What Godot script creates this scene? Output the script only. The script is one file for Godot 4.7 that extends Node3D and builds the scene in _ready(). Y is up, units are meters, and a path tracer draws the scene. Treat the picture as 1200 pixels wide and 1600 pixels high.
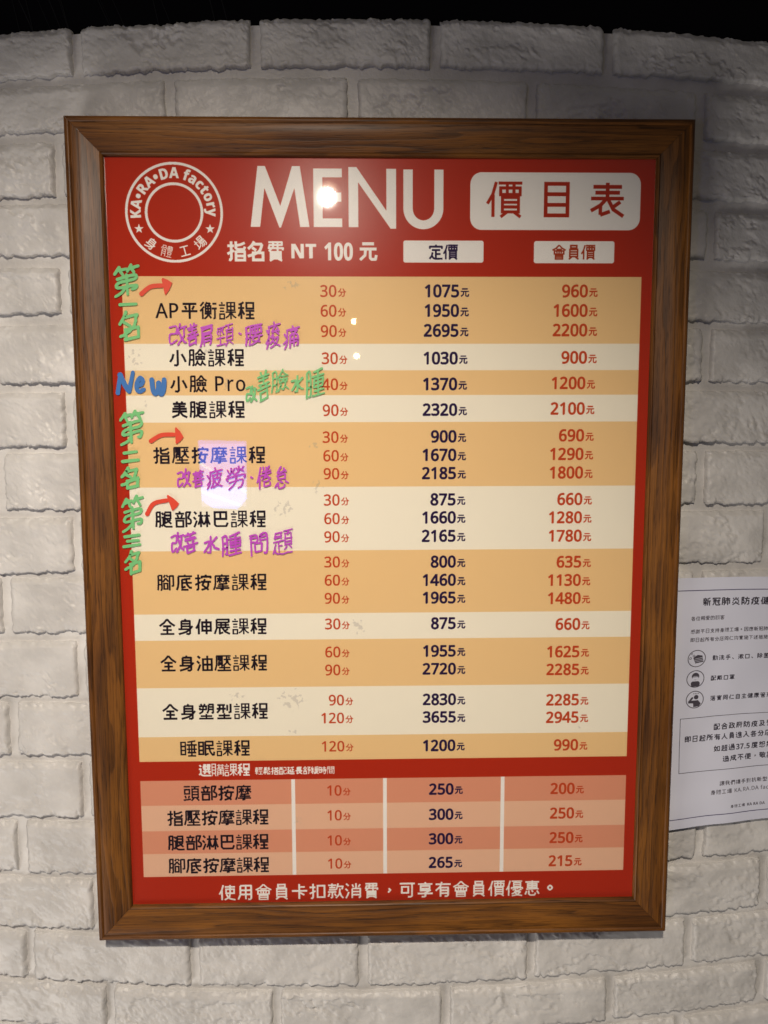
extends Node3D

# ---------------------------------------------------------------------------
# A framed price list on a white painted brick wall, with a paper notice beside it.
# Units are metres; the wall stands across z, the camera looks along -z.
# ---------------------------------------------------------------------------

const WALL_Z := -0.042          # mean face of the bricks
const FRAME_W := 0.683
const FRAME_H := 0.9417
const GLASS_Z := -0.0125

var rng := RandomNumberGenerator.new()
var lump := FastNoiseLite.new()
var grit := FastNoiseLite.new()
var edge_noise := FastNoiseLite.new()


func _ready() -> void:
	rng.seed = 20231
	set_camera_and_light()
	build_wall()
	build_dark_board()
	build_menu()
	build_notice()
	build_lamps()


# ---------------------------------------------------------------- camera, air, lamps

func set_camera_and_light() -> void:
	var cam := Camera3D.new()
	cam.name = "camera"
	cam.position = Vector3(-0.018, 0.1327, 0.863)
	cam.rotation = Vector3(-0.1035, -0.0216, -0.0028)
	cam.fov = rad_to_deg(2.0 * atan(800.0 / 1200.0))
	cam.near = 0.02
	cam.far = 60.0
	cam.current = true
	add_child(cam)
	var env := Environment.new()
	env.background_mode = Environment.BG_COLOR
	env.background_color = Color(0.054, 0.0515, 0.049).linear_to_srgb()
	env.tonemap_mode = Environment.TONE_MAPPER_LINEAR
	env.tonemap_exposure = 1.04
	env.sdfgi_enabled = true
	env.ssao_enabled = true
	env.ssil_enabled = true
	var we := WorldEnvironment.new()
	we.name = "world"
	we.environment = env
	add_child(we)


func build_lamps() -> void:
	# the spotlight, out of view, whose reflection stands on the E of MENU
	var at := Vector3(-0.125, 0.798, 1.35)
	var aim := Vector3(-0.235, -0.42, WALL_Z)
	var lamp := thing("unseen_spotlight", "black spotlight out of view in front of the wall, reflected in the menu glass", "spotlight", at)
	var dir := (aim - at).normalized()
	var turn := Basis.looking_at(dir, Vector3.UP)
	var can := lathe([Vector2(0.0, -0.11), Vector2(0.034, -0.11), Vector2(0.04, -0.10), Vector2(0.046, 0.012), Vector2(0.043, 0.012), Vector2(0.038, -0.02), Vector2(0.0, -0.02)], 28)
	var o := part("lamp_housing", can, mat(Color(0.03, 0.03, 0.03), 0.5), lamp)
	o.transform = Transform3D(turn * Basis(Vector3.RIGHT, -PI / 2.0), Vector3.ZERO)
	var glow := StandardMaterial3D.new()
	glow.resource_name = "lamp_glow"
	glow.albedo_color = Color(1, 0.95, 0.85)
	glow.emission_enabled = true
	glow.emission = Color(1.0, 0.83, 0.62)
	glow.emission_energy_multiplier = 60.0
	var disc := lathe([Vector2(0.0, 0.006), Vector2(0.010, 0.005), Vector2(0.017, 0.0), Vector2(0.0, -0.001)], 24)
	var b := part("lamp_bulb", disc, glow, lamp)
	b.transform = Transform3D(turn * Basis(Vector3.RIGHT, -PI / 2.0), Vector3.ZERO)
	var stem := lathe([Vector2(0.0, 0.0), Vector2(0.008, 0.0), Vector2(0.008, 0.5), Vector2(0.0, 0.5)], 12)
	part("lamp_stem", stem, mat(Color(0.03, 0.03, 0.03), 0.5), lamp).position = -dir * 0.1 + Vector3(0, 0.02, 0)
	var s := SpotLight3D.new()
	s.name = "spot_beam"
	s.light_color = Color(1.0, 0.948, 0.88)
	s.light_energy = 2.35
	s.spot_angle = 35.0
	s.spot_angle_attenuation = 1.0
	s.spot_range = 8.0
	s.spot_attenuation = 2.0
	s.light_size = 0.02
	s.shadow_enabled = true
	s.transform = Transform3D(turn, dir * 0.02)
	lamp.add_child(s)
	# an unseen soft light low on the left, placed to light the lower wall
	var pat := Vector3(-1.40, -2.10, 1.30)
	var panel := thing("unseen_light_panel", "unseen glowing panel out of view low on the left, placed to light the lower brick wall softly", "light panel", pat)
	var pdir := (Vector3(0.0, -0.2, 0.0) - pat).normalized()
	var pb := Basis.looking_at(pdir, Vector3.UP)
	var pg := StandardMaterial3D.new()
	pg.albedo_color = Color(0.9, 0.9, 0.9)
	pg.emission_enabled = true
	pg.emission = Color(1.0, 0.95, 0.90)
	pg.emission_energy_multiplier = 0.5
	var pm := BoxMesh.new()
	pm.size = Vector3(0.9, 0.9, 0.02)
	part("light_diffuser", pm, pg, panel).transform = Transform3D(pb, Vector3.ZERO)
	var fm := BoxMesh.new()
	fm.size = Vector3(0.94, 0.94, 0.03)
	part("panel_housing", fm, mat(Color(0.5, 0.5, 0.5), 0.5), panel).transform = Transform3D(pb, -pdir * 0.02)
	var al := AreaLight3D.new()
	al.name = "panel_light"
	al.area_size = Vector2(0.9, 0.9)
	al.light_color = Color(1.0, 0.972, 0.945)
	al.light_energy = 1.9
	al.area_range = 8.0
	al.shadow_enabled = true
	al.transform = Transform3D(pb, pdir * 0.02)
	panel.add_child(al)
	# two little unseen bulbs behind the viewer, placed to leave sparks in the glass
	for spot in [[Vector3(-0.0612, 0.5112, 1.8), "upper tiny unseen bulb behind the viewer, placed to leave a spark in the glass"], [Vector3(-0.0532, 0.3945, 1.8), "lower tiny unseen bulb behind the viewer, placed to leave a spark in the glass"]]:
		var tiny := thing("unseen_bulb", spot[1], "bulb", spot[0], "tiny bulbs behind the viewer")
		part("bulb_glass", lathe([Vector2(0.0, -0.004), Vector2(0.003, -0.003), Vector2(0.004, 0.0), Vector2(0.003, 0.004), Vector2(0.0, 0.0065)], 12), glow, tiny)
		part("bulb_cable", lathe([Vector2(0.0, 0.0066), Vector2(0.002, 0.0066), Vector2(0.002, 0.5), Vector2(0.0, 0.5)], 8), mat(Color(0.03, 0.03, 0.03), 0.5), tiny)
		var ol := OmniLight3D.new()
		ol.name = "bulb_light"
		ol.light_color = Color(1.0, 0.85, 0.66)
		ol.light_energy = 0.004
		ol.light_size = 0.003
		ol.shadow_enabled = true
		tiny.add_child(ol)
	# an unseen lit display behind the viewer, placed to mirror a pale blue patch
	var sat := Vector3(-0.408, 0.018, 1.2)
	var disp := thing("unseen_display", "small unseen lit display behind the viewer, placed to mirror pale blue in the menu glass", "display", sat)
	var outline: Array[Vector2] = [Vector2(-0.066, 0.095), Vector2(0.064, 0.092), Vector2(0.062, -0.064), Vector2(0.036, -0.093), Vector2(-0.030, -0.09), Vector2(-0.060, -0.068)]
	var st := SurfaceTool.new()
	st.begin(Mesh.PRIMITIVE_TRIANGLES)
	for k in range(1, outline.size() - 1):
		for idx in [0, k, k + 1]:
			var p2: Vector2 = outline[idx]
			st.set_normal(Vector3(0, 0, -1))
			st.set_uv(Vector2(p2.x / 0.132 + 0.5, 0.5 - p2.y / 0.19))
			st.add_vertex(Vector3(p2.x, p2.y, 0.0))
	var gi := Image.create(32, 64, false, Image.FORMAT_RGB8)
	for y in 64:
		for x in 32:
			var t := y / 63.0
			var c := Color(0.22, 0.36, 0.95).lerp(Color(0.30, 0.54, 1.0), smoothstep(0.1, 0.8, t))
			if absf(y - 20.0 - x * 0.9) < 1.5 or absf(y - 46.0 - x * 0.5) < 1.2:
				c = Color(0.5, 0.8, 1.0)
			gi.set_pixel(x, y, c)
	var dm := StandardMaterial3D.new()
	dm.resource_name = "display_glow"
	dm.albedo_color = Color(0.05, 0.05, 0.06)
	dm.emission_enabled = true
	dm.emission = Color.BLACK
	dm.emission_texture = ImageTexture.create_from_image(gi)
	dm.emission_energy_multiplier = 5.5
	part("display_screen", st.commit(), dm, disp)
	var back := BoxMesh.new()
	back.size = Vector3(0.15, 0.21, 0.012)
	part("display_case", back, mat(Color(0.02, 0.02, 0.02), 0.4), disp).position = Vector3(0, 0, 0.009)
	var dl := AreaLight3D.new()
	dl.name = "display_light"
	dl.area_size = Vector2(0.12, 0.17)
	dl.light_color = Color(0.75, 0.75, 1.0)
	dl.light_energy = 0.012
	dl.shadow_enabled = true
	dl.transform = Transform3D(Basis.looking_at(Vector3(0, 0, -1), Vector3.UP), Vector3(0, 0, -0.004))
	disp.add_child(dl)


# ---------------------------------------------------------------- small helpers

func thing(called: String, label: String, category: String, at := Vector3.ZERO, group := "") -> Node3D:
	var o := Node3D.new()
	o.name = called
	add_child(o, true)
	o.position = at
	o.set_meta("label", label)
	o.set_meta("category", category)
	if group != "":
		o.set_meta("group", group)
	return o


func part(called: String, m: Mesh, material: Material, parent: Node3D) -> MeshInstance3D:
	var o := MeshInstance3D.new()
	o.name = called
	o.mesh = m
	o.material_override = material
	parent.add_child(o, true)
	return o


func mat(linear: Color, rough: float) -> StandardMaterial3D:
	var m := StandardMaterial3D.new()
	m.albedo_color = linear.linear_to_srgb()
	m.roughness = rough
	return m


func quad(st: SurfaceTool, a: Vector3, b: Vector3, c: Vector3, d: Vector3) -> void:
	for p in [a, b, c, a, c, d]:
		st.add_vertex(p)


func lathe(profile: Array, sides: int) -> ArrayMesh:
	var st := SurfaceTool.new()
	st.begin(Mesh.PRIMITIVE_TRIANGLES)
	st.set_smooth_group(-1)
	for k in profile.size() - 1:
		var p: Vector2 = profile[k]
		var q: Vector2 = profile[k + 1]
		for s in sides:
			var a := TAU * s / sides
			var b := TAU * (s + 1) / sides
			quad(st, Vector3(p.x * cos(a), p.y, p.x * sin(a)), Vector3(p.x * cos(b), p.y, p.x * sin(b)), Vector3(q.x * cos(b), q.y, q.x * sin(b)), Vector3(q.x * cos(a), q.y, q.x * sin(a)))
	st.generate_normals()
	return st.commit()


func noise_of(freq: float, octaves: int, sd: int, ridged := false) -> FastNoiseLite:
	var n := FastNoiseLite.new()
	n.noise_type = FastNoiseLite.TYPE_SIMPLEX_SMOOTH
	n.seed = sd
	n.frequency = freq
	n.fractal_type = FastNoiseLite.FRACTAL_RIDGED if ridged else FastNoiseLite.FRACTAL_FBM
	n.fractal_octaves = octaves
	return n


# ---------------------------------------------------------------- the wall

# each course: height of its upper edge at x = -0.45, 0, 0.45, then of its lower edge
const COURSES := [
	[0.5694, 0.5914, 0.5693, 0.5221, 0.5414, 0.5234], [0.5126, 0.5285, 0.5089, 0.4655, 0.4773, 0.4598],
	[0.4534, 0.4643, 0.4474, 0.3967, 0.4070, 0.3958], [0.3881, 0.3950, 0.3814, 0.3325, 0.3389, 0.3302],
	[0.3185, 0.3242, 0.3160, 0.2689, 0.2693, 0.2602], [0.2551, 0.2571, 0.2503, 0.1901, 0.1931, 0.1913],
	[0.1785, 0.1811, 0.1794, 0.1175, 0.1198, 0.1205], [0.1088, 0.1096, 0.1091, 0.0436, 0.0452, 0.0468],
	[0.0330, 0.0353, 0.0376, -0.0317, -0.0290, -0.0250], [-0.0392, -0.0381, -0.0353, -0.1042, -0.1026, -0.0964],
	[-0.1159, -0.1143, -0.1075, -0.1827, -0.1817, -0.1712], [-0.1921, -0.1925, -0.1825, -0.2551, -0.2578, -0.2450],
	[-0.2656, -0.2688, -0.2556, -0.3331, -0.3374, -0.3190], [-0.3420, -0.3488, -0.3316, -0.4056, -0.4155, -0.3946],
	[-0.4147, -0.4266, -0.4065, -0.4760, -0.4917, -0.4680], [-0.4853, -0.5030, -0.4801, -0.5443, -0.5639, -0.5356],
	[-0.5520, -0.5751, -0.5488, -0.6049, -0.6301, -0.5990], [-0.6154, -0.6424, -0.6115, -0.6700, -0.6999, -0.6642],
	[-0.6800, -0.7100, -0.6750, -0.7390, -0.7690, -0.7330],
]


func course_y(k: int, upper: bool, x: float) -> float:
	var c: Array = COURSES[k]
	var i := 0 if upper else 3
	var l: float = c[i]
	var m: float = c[i + 1]
	var r: float = c[i + 2]
	var t := clampf(x, -0.62, 0.62) / 0.45
	return m + (r - l) * 0.5 * t + ((l + r) * 0.5 - m) * t * t


func course_joints(k: int) -> Array:
	match k:
		0: return [-0.755, -0.545, -0.338, -0.141, 0.061, 0.256, 0.458, 0.665]
		1: return [-0.65, -0.44, -0.237, -0.032, 0.170, 0.363, 0.570, 0.775]
		13: return [-0.65, -0.446, -0.238, -0.028, 0.180, 0.398, 0.595, 0.8]
		15: return [-0.65, -0.443, -0.239, -0.026, 0.187, 0.388, 0.592, 0.8]
		16: return [-0.76, -0.552, -0.345, -0.137, 0.079, 0.289, 0.484, 0.69]
	var out := []
	for j in 8:
		out.append((-0.776 if k % 2 == 0 else -0.655) + 0.2075 * j + rng.randf_range(-0.005, 0.005))
	if k == 4 or k == 6 or k == 10 or k == 12:
		out[2] = -0.364
	if k % 2 == 1:
		out[1] = -0.449
		out[5] = 0.381
	if k == 14:
		out[2] = -0.356
		out[6] = 0.481
	return out


func build_wall() -> void:
	var wall := thing("brick_wall", "white painted brick wall in running bond behind the framed menu", "wall")
	lump = noise_of(14.0, 3, 5)
	grit = noise_of(110.0, 3, 9)
	edge_noise = noise_of(45.0, 3, 21)
	var paint := wall_paint()
	# mortar bed: one gently uneven sheet set back behind the brick faces, with a back so that it has depth
	var st := SurfaceTool.new()
	st.begin(Mesh.PRIMITIVE_TRIANGLES)
	st.set_smooth_group(0)
	var nx := 240
	var ny := 150
	var x0 := -0.90
	var x1 := 0.93
	var y0 := -0.745
	for j in ny + 1:
		for i in nx + 1:
			var x := lerpf(x0, x1, i / float(nx))
			var top := course_y(0, true, x) - 0.004
			var y := lerpf(y0, top, j / float(ny))
			st.add_vertex(Vector3(x, y, WALL_Z - 0.0085 + 0.0011 * lump.get_noise_2d(x * 3.0, y * 3.0) + 0.0003 * grit.get_noise_2d(x, y)))
	for j in ny:
		for i in nx:
			var a := j * (nx + 1) + i
			for v in [a, a + nx + 1, a + 1, a + 1, a + nx + 1, a + nx + 2]:
				st.add_index(v)
	st.generate_normals()
	part("mortar", st.commit(), paint, wall)
	var core := BoxMesh.new()
	core.size = Vector3(1.83, 1.28, 0.1)
	part("wall_core", core, paint, wall).position = Vector3(0.015, -0.105, WALL_Z - 0.063)
	for k in COURSES.size():
		var joints := course_joints(k)
		joints.push_front(joints[0] - 0.2075)
		joints.append(joints[-1] + 0.2075)
		for j in joints.size() - 1:
			var a: float = joints[j] + rng.randf_range(0.005, 0.0068)
			var b: float = joints[j + 1] - rng.randf_range(0.005, 0.0068)
			if b < -0.84 or a > 0.87:
				continue
			part("brick", brick_mesh(k, maxf(a, -0.895), minf(b, 0.925)), paint, wall)


func wall_paint() -> StandardMaterial3D:
	var m := StandardMaterial3D.new()
	m.resource_name = "white_wall_paint"
	m.roughness = 0.42
	m.metallic_specular = 0.5
	var c := NoiseTexture2D.new()
	c.width = 512
	c.height = 512
	c.seamless = true
	c.noise = noise_of(0.008, 5, 31)
	var g := Gradient.new()
	g.set_color(0, Color(0.76, 0.75, 0.735))
	g.set_color(1, Color(0.90, 0.89, 0.875))
	c.color_ramp = g
	m.albedo_texture = c
	var h := NoiseTexture2D.new()
	h.width = 1024
	h.height = 1024
	h.seamless = true
	var hn := noise_of(0.05, 5, 77)
	hn.fractal_gain = 0.68
	h.noise = hn
	m.heightmap_enabled = true
	m.heightmap_texture = h
	m.heightmap_scale = 0.036
	m.uv1_triplanar = true
	m.uv1_world_triplanar = true
	m.uv1_scale = Vector3(3.1, 3.1, 3.1)
	return m


# one hand-made brick: a face with worn, wavy edges, dents and torn patches, and sides that run back into the mortar
func brick_mesh(k: int, xa: float, xb: float) -> ArrayMesh:
	var st := SurfaceTool.new()
	st.begin(Mesh.PRIMITIVE_TRIANGLES)
	st.set_smooth_group(0)
	var length := xb - xa
	var nx := maxi(8, int(length / 0.0020))
	var ny := 36
	var tilt := Vector2(rng.randf_range(-0.010, 0.010), rng.randf_range(-0.018, 0.018))
	var proud := rng.randf_range(-0.0012, 0.0012)
	var off := rng.randf_range(0.0, 50.0)
	var rough := rng.randf_range(0.0, 1.1) * rng.randf_range(0.3, 1.15)
	# a torn flake or two with a sharp border, as on hand-made bricks
	var flakes := []
	for f in rng.randi_range(1, 4):
		flakes.append([rng.randf(), rng.randf(), rng.randf_range(0.10, 0.32), rng.randf_range(0.25, 0.6), rng.randf_range(0.0009, 0.0022) * (1.0 if rng.randf() < 0.4 else -1.0)])
	var vein_sign := -1.0 if rng.randf() < 0.4 else 1.0
	var bottom_round := 0.0030
	var top_round := rng.randf_range(0.0055, 0.0105)
	var side_round := rng.randf_range(0.0028, 0.0055)
	for j in ny + 3:
		for i in nx + 3:
			# the outermost ring is the foot of the sides, in the mortar
			var foot := i == 0 or j == 0 or i == nx + 2 or j == ny + 2
			var u := clampf((i - 1) / float(nx), 0.0, 1.0)
			var v := clampf((j - 1) / float(ny), 0.0, 1.0)
			# gather the grid near the borders
			u = lerpf(u, smoothstep(0.0, 1.0, u), 0.35)
			v = lerpf(v, smoothstep(0.0, 1.0, v), 0.55)
			var x := lerpf(xa, xb, u)
			var yb := course_y(k, false, x)
			var yt := course_y(k, true, x)
			# ragged outline
			yb += 0.0030 * edge_noise.get_noise_2d(x * 1.3, off) + 0.0016 * edge_noise.get_noise_2d(x * 4.0, off + 9.0)
			yt += 0.0014 * edge_noise.get_noise_2d(x * 1.3, off + 30.0) + (0.0014 * edge_noise.get_noise_2d(x * 4.5, off) if k == 0 else 0.0)
			var y := lerpf(yb, yt, v)
			x += 0.0016 * edge_noise.get_noise_2d(off + 60.0, y * 1.5) * (1.0 if u < 0.5 else -1.0) * absf(u - 0.5) * 2.0
			var dl := u * length
			var dr := (1.0 - u) * length
			var db := y - yb
			var dt := yt - y
			var corner := minf(minf(dl, dr), minf(db, dt) * 1.2)
			var drop := 0.0
			drop += 0.0060 * pow(1.0 - clampf(dt / top_round, 0.0, 1.0), 1.4)
			drop += 0.0022 * pow(1.0 - clampf(db / bottom_round, 0.0, 1.0), 2.0)
			drop += 0.0040 * pow(1.0 - clampf(minf(dl, dr) / side_round, 0.0, 1.0), 2.0)
			var z := proud + tilt.x * (u - 0.5) * 0.1 + tilt.y * (v - 0.5) * 0.06
			z += 0.0011 * lump.get_noise_2d(x * 2.2 + off, y * 3.0)
			z += rough * 0.0006 * lump.get_noise_2d(x * 8.0 + off * 2.0, y * 9.0)
			var patchy := smoothstep(0.10, 0.30, lump.get_noise_2d(x * 1.4 - off, y * 1.8))
			z += rough * patchy * 0.0021 * grit.get_noise_2d(x * 1.6, y * 1.6)
			for f in flakes:
				var fx: float = (u - f[0]) / f[2]
				var fy: float = (v - f[1]) / f[3]
				var d := sqrt(fx * fx + fy * fy) + 0.55 * lump.get_noise_2d(x * 6.0 + off, y * 6.0 - off)
				z += f[4] * (1.0 - smoothstep(0.64, 0.71, d))
			# paint ridges and cracks, and pores
			var vein := lump.get_noise_2d(x * 1.7 + off * 3.0, y * 2.6 - off)
			z += 0.0011 * exp(-pow(vein / 0.022, 2.0)) * smoothstep(-0.05, 0.25, lump.get_noise_2d(x * 2.0, y * 2.0 + off * 2.0)) * vein_sign
			z -= 0.0013 * rough * smoothstep(0.36, 0.5, grit.get_noise_2d(x * 1.1 + off, y * 1.1))
			# bites out of the lower edge
			var bite := smoothstep(0.22, 0.42, edge_noise.get_noise_2d(x * 1.1 + off, 3.0)) * (1.0 - clampf(db / 0.009, 0.0, 1.0))
			z -= 0.0028 * bite
			z -= drop * (0.75 + 0.5 * edge_noise.get_noise_2d(x * 2.0, y * 2.0 + off))
			z += WALL_Z
			if foot:
				z = WALL_Z - 0.0125
			st.add_vertex(Vector3(x, y, z))
	var w := nx + 3
	for j in ny + 2:
		for i in nx + 2:
			var a := j * w + i
			for q in [a, a + w, a + 1, a + 1, a + w, a + w + 1]:
				st.add_index(q)
	st.generate_normals()
	return st.commit()


func build_dark_board() -> void:  # flat black board standing in for the dark space above the wall
	var f := thing("dark_board", "black board standing in for the dark space above the top course of white bricks", "backdrop", Vector3(0.015, 0.9, WALL_Z - 0.075))
	var m := mat(Color(0.0085, 0.0075, 0.0095), 0.75)
	m.metallic_specular = 0.2
	var b := BoxMesh.new()
	b.size = Vector3(1.9, 0.82, 0.03)
	part("board", b, m, f)
	# a few faint slanting streaks, slightly paler than the board
	var st := SurfaceTool.new()
	st.begin(Mesh.PRIMITIVE_TRIANGLES)
	for s in 14:
		var x := rng.randf_range(-0.43, -0.14)
		var w := rng.randf_range(0.0006, 0.0014)
		var lean := rng.randf_range(0.02, 0.05)
		quad(st, Vector3(x, -0.35, 0.0155), Vector3(x - lean, -0.25, 0.0155), Vector3(x - lean + w, -0.25, 0.0158), Vector3(x + w, -0.35, 0.0158))
	st.generate_normals()
	var sm := mat(Color(0.0125, 0.0115, 0.0125), 0.7)
	part("faint_streaks", st.commit(), sm, f).set_meta("kind", "stuff")


# ---------------------------------------------------------------- lettering: a stroke alphabet
# Every character is drawn on a 100 x 100 square, y down. h y x0 x1 = level stroke, v x y0 y1 = upright stroke,
# b = box, l = straight strokes through points, c = curved stroke, @X = another character as a component in a box.

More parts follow.
